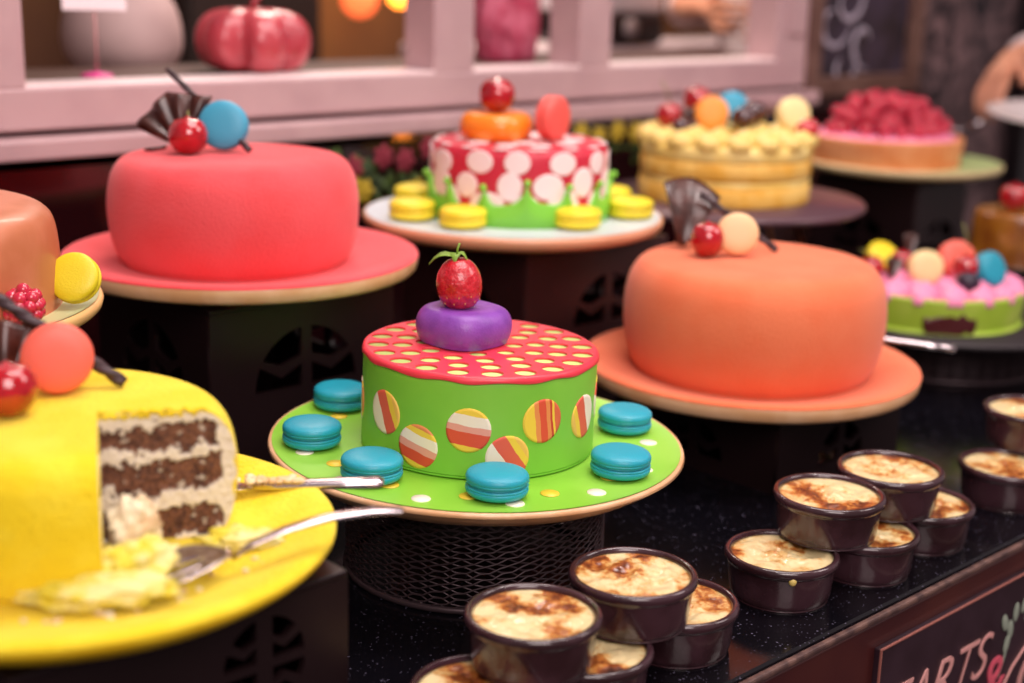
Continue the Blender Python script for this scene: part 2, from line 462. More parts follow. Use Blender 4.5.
def arch_holes(cx, z0, r):
    hs = []
    for sgn in (-1, 1):
        g = 0.006
        # lower pane
        hz_ = r*0.42
        xo = math.sqrt(max(r*r-(0.012)**2, 0))
        low = [(cx+sgn*g, z0), (cx+sgn*r*0.98, z0)]
        for k in range(5):
            a = math.asin(hz_/r)*k/4
            low.append((cx+sgn*r*math.cos(a), z0+r*math.sin(a)))
        low.append((cx+sgn*r*0.5, z0+hz_*0.45)); low.append((cx+sgn*g, z0+hz_*0.9))
        hs.append(low)
        a0 = math.asin((hz_+0.006)/r); a1 = math.acos(g/r)
        up = []
        for k in range(9):
            a = a0+(a1-a0)*k/8
            up.append((cx+sgn*r*math.cos(a), z0+r*math.sin(a)))
        up.append((cx+sgn*g, z0+hz_*1.25)); up.append((cx+sgn*r*0.5, z0+hz_*0.95))
        hs.append(up)
    return hs

def riser(label, x, y, w, d, h, arch=0.055, az=None, body=None, acx=0.0, rosette=False):
    """open box stand; x,y = centre, stands on the worktop"""
    t = thing('display_riser', label, 'riser', at(x, y, 0), group='dark box risers with cut-out arches')
    th = 0.005
    body = body or m_dark
    part('top_panel', MB().box((0, 0, h-th/2), (w, d, th), 0.0012), body, t)
    z0 = az if az is not None else h*0.35
    out = [(-w/2, 0), (w/2, 0), (w/2, h-th), (-w/2, h-th)]
    hl = arch_holes(acx, z0, min(arch, h-th-z0-0.004))
    if rosette: hl = hl+[[(px, 2*z0-0.006-pz) for px, pz in q] for q in hl]
    me = curve_mesh('front_panel', [out]+hl, th/2)
    part('front_panel', me, body, t, (0, -d/2+th/2, 0), (R(90), 0, 0))
    out = [(-d/2+th, 0), (d/2-th, 0), (d/2-th, h-th), (-d/2+th, h-th)]
    me2 = curve_mesh('side_panel', [out]+arch_holes(0, z0, min(arch, h-th-z0-0.008)), th/2)
    for sx in (-1, 1):
        part('side_panel', me2, body, t, (sx*(w/2-th/2), 0, 0), (R(90), 0, R(90)))
    part('back_panel', MB().box((0, d/2-th/2, (h-th)/2), (w, th, h-th)), body, t)
    return t

def mesh_riser(label, x, y, r, h):
    t = thing('wire_basket_riser', label, 'riser', at(x, y, 0), group='upturned wire basket risers')
    n = 38
    mb = MB()
    for sgn in (-1, 1):
        for k in range(n):
            pts = []
            for i in range(31):
                tt = i/30
                a = 2*PI*k/n+sgn*tt*2.2
                wav = 0.0012*math.sin(tt*PI*26)
                pts.append(((r+sgn*0.0005)*math.cos(a), (r+sgn*0.0005)*math.sin(a), 0.004+tt*(h-0.008)+wav))
            mb.tube(pts, 0.0008, 4)
    part('wire_mesh', mb, m_wire, t)
    for z in (0.003, h-0.003):
        part('hoop', MB().tube([(r*math.cos(2*PI*k/48), r*math.sin(2*PI*k/48), z) for k in range(48)], 0.003, 8, closed=True), m_wire, t)
    return t

# plate centres (x, y, rim height)
P_C = (0.000, 0.295, 0.1105)
P_O = (0.426, 0.330, 0.104)
P_R = (0.005, 0.665, 0.218)
P_B = (0.380, 0.659, 0.223)
P_Y = (-0.4005, 0.2370, 0.1520)
P_G = (-0.383, 0.607, 0.230)
P_N = (0.790, 0.660, 0.206)
P_T = (1.350, 0.732, 0.211)

m_pg = mat('green_glaze', '#86c83a', 0.4, bump=0.1, bscale=30, col2='#93cf48', cscale=12)
m_dw = mat('dot_white', '#f4ecd8', 0.4); m_dy = mat('dot_yellow', '#e8c93a', 0.4)
dl = []
random.seed(5)
for k in range(26):
    a = 2*PI*k/26+0.07
    dl.append((0.150 if k % 2 else 0.135, a, 0.0075, 1 if k % 2 else 2))
plate('green plate with white and yellow dots under the dotted green cake', at(P_C[0], P_C[1], P_C[2]-0.026), m_pg, r=0.1785, h=0.026, tk=0.70, dots=([m_dw, m_dy], dl))
m_velv_o = mat('orange_velvet', '#e27045', 0.9, bump=0.4, bscale=420, col2='#e4784e', cscale=18, sheen=0.15)
m_velv_r = mat('red_velvet', '#e4494e', 0.9, bump=0.4, bscale=420, col2='#e65258', cscale=18, sheen=0.15)
m_velv_y = mat('yellow_velvet', '#ecd012', 0.9, bump=1.0, bscale=300, col2='#f0da30', cscale=30, sheen=0.1)
plate('orange sprayed plate with raised rim under the orange velvet cake', at(P_O[0], P_O[1], P_O[2]-0.030), m_velv_o, h=0.030, tk=0.42, lip=0.006)
plate('red sprayed plate with raised rim under the red velvet cake', at(P_R[0], P_R[1], P_R[2]-0.028), m_velv_r, h=0.028, tk=0.38, lip=0.005)
plate('pale blue-white plate with tan rim under the green and red dotted cake', at(P_B[0], P_B[1], P_B[2]-0.028), mat('pale_blue_glaze', '#d3dde4', 0.35), h=0.028,
      rimmat=mat('warm_rim', '#e0a07c', 0.35, coat=0.3))
plate('big yellow plate dusted with sugar under the cut yellow cake', at(P_Y[0], P_Y[1], P_Y[2]-0.030), m_velv_y, r=0.169, h=0.030, lip=0.006, tk=0.64,
      rimmat=mat('yellow_stoneware', '#e3b90c', 0.45, col2='#efc920', cscale=25))
plate('cream rimmed plate at the left edge under the glazed peach cake', at(P_G[0], P_G[1], P_G[2]-0.026), mat('sage_glaze', '#c9cf9a', 0.35), h=0.026,
      rimmat=mat('cream_rim', '#dcb474', 0.4))
plate('pale green plate with cream rim under the raspberry tart', at(P_T[0], P_T[1], P_T[2]-0.024), mat('pale_green_glaze', '#b9d08e', 0.35), r=0.165, h=0.024,
      rimmat=mat('cream_rim_two', '#d8c393', 0.4))

mesh_riser('black wire mesh basket holding up the green dotted plate', P_C[0], P_C[1], 0.112, P_C[2]-0.0262)
riser('dark box riser with arch cut-outs under the orange plate', 0.447, 0.330, 0.22, 0.22, P_O[2]-0.0302, 0.04, 0.016)
riser('tall dark box riser with an arched window cut-out under the red plate', 0.006, 0.665, 0.218, 0.22, P_R[2]-0.0282, 0.060, 0.100)
riser('tall dark box riser under the pale plate of the green and red cake', 0.420, 0.66, 0.238, 0.22, P_B[2]-0.0282, 0.058, 0.102, acx=0.017,
      body=mat('brown_riser', '#33191a', 0.35, bump=0.05, bscale=60))
riser('low black box riser with fan cut-out under the yellow plate', -0.379, 0.240, 0.23, 0.23, P_Y[2]-0.0302, 0.030, 0.078, acx=0.05, rosette=True)
riser('tall dark box riser under the cream plate at the left edge', P_G[0], P_G[1], 0.22, 0.22, P_G[2]-0.0262, 0.055, 0.07)
riser('dark box riser under the pale green tart plate', P_T[0]-0.03, P_T[1], 0.15, 0.20, P_T[2]-0.0242, 0.055, 0.07)

# wire stand and dark disc under the naked cake
ws = thing('cake_stand', 'low stand with bronze legs and dark purple-grey disc under the naked cake', 'stand', at(P_N[0], P_N[1], 0))
part('disc', MB().lathe([(0, 0.196), (0.185, 0.196), (0.19, 0.199), (0.19, 0.203), (0.187, 0.206), (0, 0.206)], 80), mat('slate_disc', '#5b4149', 0.3), ws)
for k in range(4):
    a = R(8+90*k)
    part('leg', MB().tube([(0.10*math.cos(a), 0.10*math.sin(a), 0.196), (0.150*math.cos(a), 0.150*math.sin(a), 0.10), (0.17*math.cos(a), 0.17*math.sin(a), 0.004)], 0.004, 8), mat('bronze', '#9a6a45', 0.3, metal=0.9), ws)

# ------------------------------------------------------------------ cakes
def velvet_profile(Rm, h):
    return smooth_prof([(0, 0), (0.80*Rm, 0), (0.885*Rm, 0.015*h), (0.945*Rm, 0.12*h), (0.985*Rm, 0.30*h), (1.0*Rm, 0.50*h), (0.99*Rm, 0.68*h),
                        (0.955*Rm, 0.84*h), (0.88*Rm, 0.955*h), (0.76*Rm, 0.995*h), (0.5*Rm, 1.0*h), (0, 1.0*h)], 5)

def velvet_cake(label, x, y, z, Rm, h, m):
    t = thing('velvet_cake', label, 'cake', at(x, y, z))
    part('velvet_coating', MB().lathe(velvet_profile(Rm, h), 128), m, t)
    return t

Z_O = P_O[2]-0.030+0.030-0.004-0.006+0.0013
Z_R = P_R[2]-0.004-0.005+0.0013
Z_Y = P_Y[2]-0.004-0.006+0.0013
velvet_cake('smooth orange velvet cake with rounded sides, decorated with chocolate and a cream macaron', 0.427, 0.330, Z_O, 0.1390, 0.120, m_velv_o)
velvet_cake('smooth red velvet cake with rounded sides, decorated with a blue macaron', -0.004, 0.664, Z_R, 0.1255, 0.108, m_velv_r)
T_O = Z_O+0.120; T_R = Z_R+0.108

# --- cut yellow cake
def cut_cake():
    x, y = -0.405, 0.246
    Rm, h = 0.115, 0.088
    t = thing('cut_velvet_cake', 'bright yellow velvet cake cut open to show brown sponge and cream layers', 'cake', at(x, y, Z_Y))
    A = Vector((0.0168, -0.0298, 0)); d1 = Vector((0.881, -0.473, 0)).normalized(); n1 = Vector((0.473, 0.881, 0)).normalized()
    d2 = -Vector((0.456, 0.890, 0)).normalized(); n2 = Vector((0.890, -0.456, 0)).normalized()
    prof = velvet_profile(Rm, h)
    full = MB().lathe(prof, 160).mesh('coat')
    out = bmesh.new()
    for mode in (0, 1):
        bm = bmesh.new(); bm.from_mesh(full)
        g = bm.verts[:]+bm.edges[:]+bm.faces[:]
        bmesh.ops.bisect_plane(bm, geom=g, plane_co=A, plane_no=n1, clear_inner=(mode == 0), clear_outer=(mode == 1))
        if mode == 1:
            g = bm.verts[:]+bm.edges[:]+bm.faces[:]
            bmesh.ops.bisect_plane(bm, geom=g, plane_co=A, plane_no=n2, clear_outer=True)
        me = bpy.data.meshes.new('tmp'); bm.to_mesh(me); bm.free()
        out.from_mesh(me); bpy.data.meshes.remove(me)
    bmesh.ops.remove_doubles(out, verts=out.verts, dist=1e-5)
    me = bpy.data.meshes.new('velvet_coating'); out.to_mesh(me); out.free()
    for p in me.polygons: p.use_smooth = True
    part('velvet_coating', me, m_velv_y, t)
    zt = [(r, z) for r, z in prof]
    def zrange(r):
        top, bot = None, None
        for (r0, z0), (r1, z1) in zip(prof, prof[1:]):
            if (r0-r)*(r1-r) <= 0 and abs(r1-r0) > 1e-9:
                z_ = z0+(z1-z0)*(r-r0)/(r1-r0)
                if z_ > h*0.5: top = z_ if top is None else max(top, z_)
                else: bot = z_ if bot is None else min(bot, z_)
        return (bot if bot is not None else 0, top if top is not None else h)
    cream = Vector(lin('#f3ead0')[:3]); sponge = Vector(lin('#86583c')[:3]); dark = Vector(lin('#47281c')[:3]); skin = Vector(lin('#f0d93c')[:3])
    def face(d, nn, smax, seed):
        vs = []; fs = []; cols = []
        NS, NZ = 90, 80
        for i in range(NS+1):
            s_ = smax*i/NS
            p = A+d*s_
            b, tz = zrange(min(p.length, Rm*0.999))
            for j in range(NZ+1):
                u = j/NZ
                z = b+(tz-b)*u
                q = Vector((p.x, p.y, z))
                hf = z/h
                lump = noise.noise(Vector((s_*90+seed, z*90, 3.1)))
                fine = noise.noise(Vector((s_*330+seed, z*330, 7.7)))
                wob = 0.085*lump+0.05*fine+0.03*math.sin(s_*60+seed)
                hh = hf+wob
                # bands of sponge from bottom to top
                inb = (0.03 < hh < 0.25) or (0.38 < hh < 0.62) or (0.70 < hh < 0.89)
                edge = Rm-p.length-0.004*lump
                if edge < 0.010: inb = False
                dep = 0.0
                if inb:
                    k = noise.noise(Vector((s_*500+seed, z*500, 1.3)))
                    c = sponge.lerp(dark, max(0, min(1, 0.5+1.1*k+0.5*lump)))
                    if noise.noise(Vector((s_*150+9, z*260+seed, 5))) > 0.5: c = c.lerp(cream, 0.5)
                    dep = 0.0022+0.0028*abs(fine)
                else:
                    c = cream.lerp(sponge, 0.10+max(0, 0.25*fine))
                    dep = 0.0006*fine
                if u > 0.975 or u < 0.012 or edge < 0.0015: c = skin; dep = 0
                if i in (0, NS) or j in (0, NZ): dep = 0
                vs.append(q+nn*dep); cols.append((*c, 1))
        for i in range(NS):
            for j in range(NZ):
                a = i*(NZ+1)+j
                fs.append((a, a+NZ+1, a+NZ+2, a+1))
        return vs, fs, cols
    def smax_of(d):
        bq = A.dot(d); cq = A.length_squared-(Rm*0.998)**2
        return -bq+math.sqrt(bq*bq-cq)
    m = attr_mat('cake_crumb_layers', 0.75, 0.8, 260)
    for d, nn, seed in ((d1, n1, 0.0), (d2, -n2, 40.0)):
        vs, fs, cols = face(d, nn, smax_of(d), seed)
        me = bpy.data.meshes.new('cut_face'); me.from_pydata([tuple(v) for v in vs], [], fs)
        ca = me.color_attributes.new('tint', 'FLOAT_COLOR', 'POINT')
        for i, c in enumerate(cols): ca.data[i].color = c
        for p in me.polygons: p.use_smooth = True
        o = part('cut_face', me, m, t); o['label'] = 'open side of brown sponge and cream layers'
    # ragged crumbly bits along the top edge
    rg = MB()
    random.seed(11)
    for i in range(46):
        s_ = smax_of(d1)*random.random()*0.80
        p = A+d1*s_
        rg.ell((p.x, p.y, h*0.985+random.uniform(-0.003, 0.0015)), (random.uniform(0.0015, 0.004), random.uniform(0.001, 0.002), random.uniform(0.001, 0.0022)), seg=8, rings=5)
    part('ragged_edge', rg, m_velv_y, t)
    return t
cut_cake()
T_Y = Z_Y+0.088

def lumpy(mb, c, r, amp=0.25, freq=60, M=None, seg=36, rings=22, mi=0, seed=0):
    def fn(p, a, rr, z):
        v = Vector(p); n = noise.noise(v*2.2+Vector((seed, seed*1.7, 0)))+0.5*noise.noise(v*5.5+Vector((0, seed, 3)))
        return tuple(v*(1+amp*n))
    return mb.ell(c, r, M, mi, seg, rings, fn)

m_cy = mat('crumb_yellow', '#dccc3c', 0.8, bump=1.0, bscale=260, col2='#ece29a', cscale=55)
m_cc = mat('crumb_cream', '#efe3c0', 0.7, bump=1.0, bscale=220, col2='#d9b98c', cscale=70)
mb = MB(); lumpy(mb, (0, 0, 0), (0.046, 0.015, 0.010), 0.35, seed=2, seg=64, rings=32)
single('cake_crumb', mb, m_cy, 'long flat slab of pale yellow cake lying on the yellow plate rim', 'cake crumb', at(-0.4345, 0.1375, Z_Y+0.010), (R(6), R(-3), R(-43)), 'fallen pieces of the yellow cake')
mb = MB(); lumpy(mb, (0, 0, 0), (0.028, 0.018, 0.013), 0.4, seed=5, seg=64, rings=32)
single('cake_crumb', mb, m_cy, 'lumpy yellow cake chunk between the cut corner and the server', 'cake crumb', at(-0.3995, 0.152, Z_Y+0.013), (0, R(8), R(20)), 'fallen pieces of the yellow cake')
mb = MB(); lumpy(mb, (0, 0, 0), (0.016, 0.012, 0.019), 0.4, seed=8, seg=40, rings=24)
single('cake_crumb', mb, m_cc, 'upright cream coloured lump leaning on the cut cake corner', 'cake crumb', at(-0.383, 0.186, Z_Y+0.020), (0, 0, 0), 'fallen pieces of the yellow cake')
mb = MB(); lumpy(mb, (0, 0, 0), (0.024, 0.012, 0.006), 0.5, seed=12, seg=40, rings=24)
single('cake_crumb', mb, m_cy, 'flat crumb heap at the foot of the sponge layers', 'cake crumb', at(-0.324, 0.160, Z_Y+0.006), (0, 0, R(-35)), 'fallen pieces of the yellow cake')
cr = MB(); random.seed(21)
for k in range(150):
    dx = random.uniform(-0.12, 0.15); dy = random.uniform(-0.125, -0.02)
    if math.hypot(dx, dy) > 0.158: continue
    p = Vector((P_Y[0], P_Y[1], 0))+RT*dx+VD*dy
    rr = (p.xy-Vector(P_Y[:2])).length
    if rr < 0.112 and not (p.x > -0.37 and p.y < 0.20): continue
    zz = Z_Y+0.001+(max(0, rr-0.138)/0.03)*0.006
    s_ = random.uniform(0.0012, 0.003)
    cr.ell((p.x, p.y, zz+CT), (s_*1.4, s_, s_*0.7), Matrix.Rotation(random.random()*6, 3, 'Z'), seg=7, rings=4)
o = single('cake_crumbs', cr, m_cc, 'fine pale crumbs scattered over the yellow plate', 'crumbs'); o['kind'] = 'stuff'

# --- glazed peach cake at the left edge
gc = thing('glazed_cake', 'shiny peach glazed cake with rounded corner at the left edge', 'cake', at(-0.381, 0.593, P_G[2]-0.003))
part('mirror_glaze', MB().lathe(smooth_prof([(0, 0), (0.13, 0), (0.1385, 0.002), (0.139, 0.03), (0.1365, 0.062), (0.129, 0.077), (0.108, 0.084), (0.06, 0.086), (0, 0.086)], 5), 96),
     mat('peach_glaze', '#cc8060', 0.42, col2='#b56a45', cscale=14, coat=0.1, sss=0.05, bump=0.06, bscale=20), gc)

# --- green cake with perforated red top
def disc_on_cyl(ang, zc, ru, rv, Rr, rot, thick=0.0007, n=9, m=28):
    """curved sugar disc lying on a cylinder wall of radius Rr; returns verts, faces, uvs"""
    vs = [(0, 0)]
    for i in range(1, n+1):
        for k in range(m):
            a = 2*PI*k/m
            vs.append((ru*i/n*math.cos(a), rv*i/n*math.sin(a)))
    fs = [(0, 1+k, 1+(k+1) % m) for k in range(m)]
    for i in range(1, n):
        for k in range(m):
            a = 1+(i-1)*m+k; b = 1+(i-1)*m+(k+1) % m
            fs.append((a, a+m, b+m, b))
    base = len(vs)
    pts = []
    for (u, v) in vs:
        a = ang+u/Rr
        pts.append((math.cos(a)*(Rr+thick), math.sin(a)*(Rr+thick), zc+v))
    for k in range(m):
        a = 2*PI*k/m; u, v = ru*1.01*math.cos(a), rv*1.01*math.sin(a); aa = ang+u/Rr
        pts.append((math.cos(aa)*(Rr-0.0006), math.sin(aa)*(Rr-0.0006), zc+v))
    for k in range(m):
        a = 1+(n-1)*m+k; b = 1+(n-1)*m+(k+1) % m
        fs.append((a, base+k, base+(k+1) % m, b))
    uv = [((u/ru*math.cos(rot)+v/rv*math.sin(rot))*0.5+0.5, (-u/ru*math.sin(rot)+v/rv*math.cos(rot))*0.5+0.5) for u, v in vs]
    uv += [uv[1+(n-1)*m+k] for k in range(m)]
    return pts, fs, uv

GY, GO, GP, GW = '#f2cf45', '#e0583a', '#e9a090', '#f5e9d6'
S1 = stripes_mat('stripes_a', [(0, GW), (0.40, '#e2604a'), (0.72, GY), (0.86, '#eec05a')])
S2 = stripes_mat('stripes_b', [(0, GY), (0.14, '#dd5238'), (0.38, GP), (0.55, GW), (0.78, GY), (0.9, '#e08a50')])
S3 = stripes_mat('stripes_c', [(0, GY), (0.30, '#e79050'), (0.42, '#dd5238'), (0.60, '#e79050'), (0.70, '#c9432c'), (0.76, GY), (0.82, '#dd6a44')])
S4 = stripes_mat('stripes_d', [(0, GY), (0.16, GW), (0.40, GP), (0.55, '#dd5238'), (0.85, GY)])

Z_C = P_C[2]-0.0024
H_C = 0.0825
KS = H_C/0.089
cc = thing('dotted_green_cake', 'apple green fondant cake with striped sugar dots and a perforated red top', 'cake', at(0, 0.295, Z_C))
m_green = mat('green_fondant', '#7cc43c', 0.5, bump=0.06, bscale=25, col2='#86cb44', cscale=10, sss=0.05)
part('fondant_cover', MB().lathe(smooth_prof([(0, 0), (0.085, 0), (0.0960, 0), (0.0993, 0.0008), (0.0995, 0.003), (0.0995, 0.006), (0.0990, 0.04), (0.0992, 0.0705), (0.0988, 0.0785), (0.0972, 0.0818), (0.093, 0.0825), (0.04, 0.0825), (0, 0.0825)], 5), 128), m_green, cc)
part('inner_disc', MB().lathe([(0, 0.0833), (0.0966, 0.0833), (0.0967, 0.0822)], 96), mat('lime_fondant', '#c4e284', 0.5), cc)
def circ(cx, cy, r, n=20): return [(cx+r*math.cos(2*PI*k/n), cy+r*math.sin(2*PI*k/n)) for k in range(n)]
outl = circ(0, 0, 0.0972, 160)
holes = []
for rr, n, ph, hr in ((0.0868, 20, 0.0, 0.0095), (0.0665, 16, 0.17, 0.0090), (0.0475, 11, 0.05, 0.0086), (0.0285, 7, 0.3, 0.0080)):
    for k in range(n):
        a = 2*PI*k/n+ph
        holes.append(circ(rr*math.cos(a), rr*math.sin(a), hr))
me = curve_mesh('red_lace_top', [outl]+holes, 0.0006, 0.0004)
lace = MB().add([(v.co.x, v.co.y, v.co.z+0.0844) for v in me.vertices], [list(p.vertices) for p in me.polygons], 0, False)
lace.lathe(smooth_prof([(0.0968, 0.0853), (0.0980, 0.0851), (0.0993, 0.0842), (0.1002, 0.0826), (0.1004, 0.0806), (0.0999, 0.0798), (0.0990, 0.0797)], 3), 160,
           fn=lambda p, a, r, z: (p[0]*(1+max(0, (0.0853-z))*0.5*math.sin(a*20)), p[1]*(1+max(0, (0.0853-z))*0.5*math.sin(a*20)), z-max(0, (0.0853-z))*0.16*math.sin(a*13+1)))
me = lace.mesh('red_lace_top')
part('perforated_top', me, mat('red_fondant', '#e63a4c', 0.38, coat=0.1, sss=0.05), cc)
camdir = math.atan2(-0.57-0.295, -0.78-0.0)      # direction of the guest side
sd = [(-50, 0.52, S1, 25), (-29, 0.27, S2, 75), (-4.5, 0.50, S4, -98), (14, 0.23, S1, 35), (31, 0.57, S3, 8), (60, 0.50, S1, 200),
      (-86, 0.45, S2, 10), (88, 0.55, S1, 60), (-118, 0.3, S3, 20), (-140, 0.6, S1, 30), (-170, 0.35, S2, 70), (165, 0.6, S4, 100), (140, 0.3, S3, 0), (112, 0.5, S2, 40), (48, 0.18, S2, 15)]
sd = sd[:-1]
for a, hf, sm_, rot in sd:
    ang = camdir+R(a)
    vs, fs, uv = disc_on_cyl(ang, hf*H_C, 0.0180, 0.0182, 0.0992, R(rot))
    me = bpy.data.meshes.new('sugar_dot'); me.from_pydata(vs, [], fs)
    ul = me.uv_layers.new(name='UVMap')
    for lp in me.loops: ul.data[lp.index].uv = uv[lp.vertex_index]
    for p in me.polygons: p.use_smooth = True
    part('sugar_dot', me, sm_, cc)
T_C = Z_C+0.0852

# purple rounded square cushion cake on top, strawberry on it
def cushion(name, label, cat, loc, r, h, m, rotz=0, p=3.2, dimple=0.15):
    def fn(q, a, rr, z):
        k = (abs(math.cos(a))**p+abs(math.sin(a))**p)**(-1/p)
        return (q[0]*k, q[1]*k, q[2])
    pr = smooth_prof([(0, 0), (0.80*r, 0), (0.93*r, 0.12*h), (1.0*r, 0.42*h), (0.97*r, 0.72*h), (0.84*r, 0.94*h), (0.62*r, 1.0*h), (0.3*r, (1-dimple)*h), (0, (1-dimple*1.1)*h)], 5)
    return single(name, MB().lathe(pr, 72, fn=fn), m, label, cat, loc, (0, 0, rotz))
pu = off(0, 0.295, -0.0155, 0.010, T_C)
cushion('purple_cushion_cake', 'shiny purple rounded square sweet centred on the red perforated top', 'sweet', pu, 0.0375, 0.031,
        mat('purple_shimmer', '#7a3fa0', 0.38, bump=0.2, bscale=500, col2='#8748ad', cscale=60), R(5), 2.7, 0.03)

def strawberry(label, loc, s=1.0, rot=(0, 0, 0), leaf=True, group=None):
    t = thing('strawberry', label, 'strawberry', loc, rot, group)
    pr = [(0, 0), (0.010, 0.0005), (0.0150, 0.004), (0.0182, 0.010), (0.0193, 0.016), (0.0188, 0.022), (0.0165, 0.028), (0.0120, 0.0335), (0.006, 0.0365), (0, 0.037)]
    pr = [(a*s, b*s) for a, b in pr]
    part('flesh', MB().lathe(smooth_prof(pr, 4), 36), m_berry, t)
    sdm = MB()
    for ring in range(6):
        zz = 0.006+ring*0.005
        rr = [0.0165, 0.0184, 0.0189, 0.0175, 0.0150, 0.0120][ring]
        for k in range(11):
            a = 2*PI*(k+0.5*(ring % 2))/11
            M3 = Matrix.Rotation(a, 3, 'Z')
            p = M3 @ Vector((rr*0.99, 0, 0)); 
            sdm.ell(((p.x)*s, (p.y)*s, zz*s), (0.0006*s, 0.0006*s, 0.0010*s), seg=6, rings=4)
    part('seeds', sdm, m_seed, t)
    t.scale = (0.96, 0.96, 1.10)
    if leaf:
        lf = MB()
        for k in range(4):
            a = (0.0, 1.9, 3.3, 4.6)[k]
            l_ = (0.009, 0.008, 0.024, 0.008)[k]*s
            vs = []; fs = []
            for i in range(6):
                u = i/5; w = (0.0075 if k == 2 else 0.0045)*s*math.sin(PI*min(1, u*0.85+0.14)); zz = 0.037*s+0.005*s*math.sin(u*2.6)-0.006*s*u*u
                c = Vector((math.cos(a), math.sin(a), 0)); q = Vector((-math.sin(a), math.cos(a), 0))
                for sg_ in (-1, 0, 1):
                    vs.append(c*(l_*u)+q*w*sg_+Vector((0, 0, zz+(0.001*s if sg_ else 0))))
            for i in range(5):
                for j in range(2):
                    b = i*3+j; fs.append((b, b+3, b+4, b+1))
            lf.add(vs, fs)
        lf.tube([(0, 0, 0.037*s), (0.001, 0, 0.044*s), (0.003*s, 0, 0.048*s)], 0.001*s, 6)
        lfo = part('leaves', lf, m_leaf, t)
        sm_ = lfo.modifiers.new('thick', 'SOLIDIFY'); sm_.thickness = 0.0006
    return t
strawberry('glazed strawberry with green leaf on the purple sweet', pu-RT*0.003+Vector((0, 0, 0.0298)), 1.05, (R(3), R(-6), R(-52)))

# --- macarons
def mac_meshes(key, m1, m2):
    sh = MB().lathe(smooth_prof([(0, 0.0010), (0.021, 0.0010), (0.0236, 0.0011), (0.0244, 0.0021), (0.0240, 0.0031), (0.0246, 0.0038), (0.0244, 0.0060), (0.0226, 0.0084), (0.0175, 0.0103), (0.010, 0.0112), (0, 0.0114)], 4), 48,
                    fn=lambda p, a, r, z: (p[0]*(1+(0.012*math.sin(a*23+z*900)+0.008*math.sin(a*37)) if z < 0.006 and r > 0.02 else p[0]), p[1]*(1+(0.012*math.sin(a*23+z*900)) if z < 0.006 and r > 0.02 else p[1]), z) if False else
                    ((p[0]*(1+0.014*math.sin(a*23)+0.01*math.sin(a*41+1)), p[1]*(1+0.014*math.sin(a*23)+0.01*math.sin(a*41+1)), z) if (z < 0.0033 and r > 0.022) else p)).mesh('shell')
    sh.materials.append(m1)
    fi = MB().lathe([(0, -0.0011), (0.0228, -0.0011), (0.0236, -0.0004), (0.0236, 0.0004), (0.0228, 0.0011), (0, 0.0011)], 40).mesh('filling')
    fi.materials.append(m2)
    return sh, fi
MC = {}
def macaron(label, loc, color, fill, rot=(0, 0, 0), s=1.0, group=None):
    """loc = point under it when it lies flat"""
    if (color, fill) not in MC:
        MC[(color, fill)] = mac_meshes(color, mat('macaron_'+color, color, 0.42, bump=0.15, bscale=500, sss=0.03), mat('filling_'+fill, fill, 0.6))
    sh, fi = MC[(color, fill)]
    t = thing('macaron', label, 'macaron', loc, rot, group); t.scale = (s, s, s)
    for k in (0, 1):
        o = bpy.data.objects.new('shell', sh); C.objects.link(o); o.parent = t
        o.location = (0, 0, 0.0114)
        if k: o.rotation_euler = (PI, 0, 0)
    o = bpy.data.objects.new('filling', fi); C.objects.link(o); o.parent = t; o.location = (0, 0, 0.0114)
    return t
BL, BLF = '#1f9db4', '#157f98'
g = 'blue macarons on the green dotted plate'
zz = P_C[2]-0.0026
for lb, x, y, rx in (('blue macaron behind the left side of the green cake, farthest from the guest', -0.0396, 0.438, 2),
                 ('blue macaron near the left rim of the green plate', -0.1219, 0.367, -3),
                 ('blue macaron just above the knife handle', -0.1320, 0.272, 4),
                 ('blue macaron directly in front of the green cake', -0.0760, 0.187, 3),
                 ('blue macaron near the right rim, further back than its neighbour', 0.1272, 0.240, -4),
                 ('blue macaron right of the green cake, nearer the front of the plate', 0.0384, 0.163, 5)):
    macaron(lb, at(x, y, zz), BL, BLF, (0, 0, R(rx*20)), 1.0 if rx != -4 else 0.98, group=g)

# --- green and red cake at the back
Z_B = P_B[2]-0.003
bc = thing('green_and_red_cake', 'red cake with white spots in a curly green fondant collar', 'cake', at(P_B[0]+0.011, P_B[1]+0.003, Z_B))
HB = 0.089
m_rr = mat('crimson_fondant', '#c8283f', 0.45, coat=0.1)
part('red_cover', MB().lathe(smooth_prof([(0, 0), (0.104, 0), (0.106, 0.003), (0.106, 0.05), (0.106, 0.075), (0.1035, 0.084), (0.097, 0.0885), (0.08, 0.089), (0, 0.089)], 5), 96), m_rr, bc)
wd = MB()
cb = math.atan2(-0.57-0.66, -0.78-0.38)
random.seed(4)
for row, (hf, n, ph) in enumerate(((0.30, 14, 0.1), (0.55, 14, 0.33), (0.80, 13, 0.0))):
    for k in range(n):
        a = cb+ph+2*PI*k/n+random.uniform(-0.05, 0.05)
        vs, fs, uv = disc_on_cyl(a, hf*HB+random.uniform(-0.003, 0.003), random.uniform(0.014, 0.021), random.uniform(0.013, 0.020) if row < 2 else 0.013, 0.1062, 0)
        wd.add(vs, fs)
for rr, n in ((0.091, 15), (0.064, 10), (0.035, 5)):
    for k in range(n):
        a = 2*PI*k/n+rr*9
        wd.lathe([(0, 0.0007), (0.0125, 0.0006), (0.013, 0)], 20, 0, Matrix.Translation((rr*math.cos(a), rr*math.sin(a), 0.0892-(0.0012 if rr > 0.09 else 0))))
part('white_spots', wd, mat('white_fondant', '#f4e2e0', 0.5), bc)
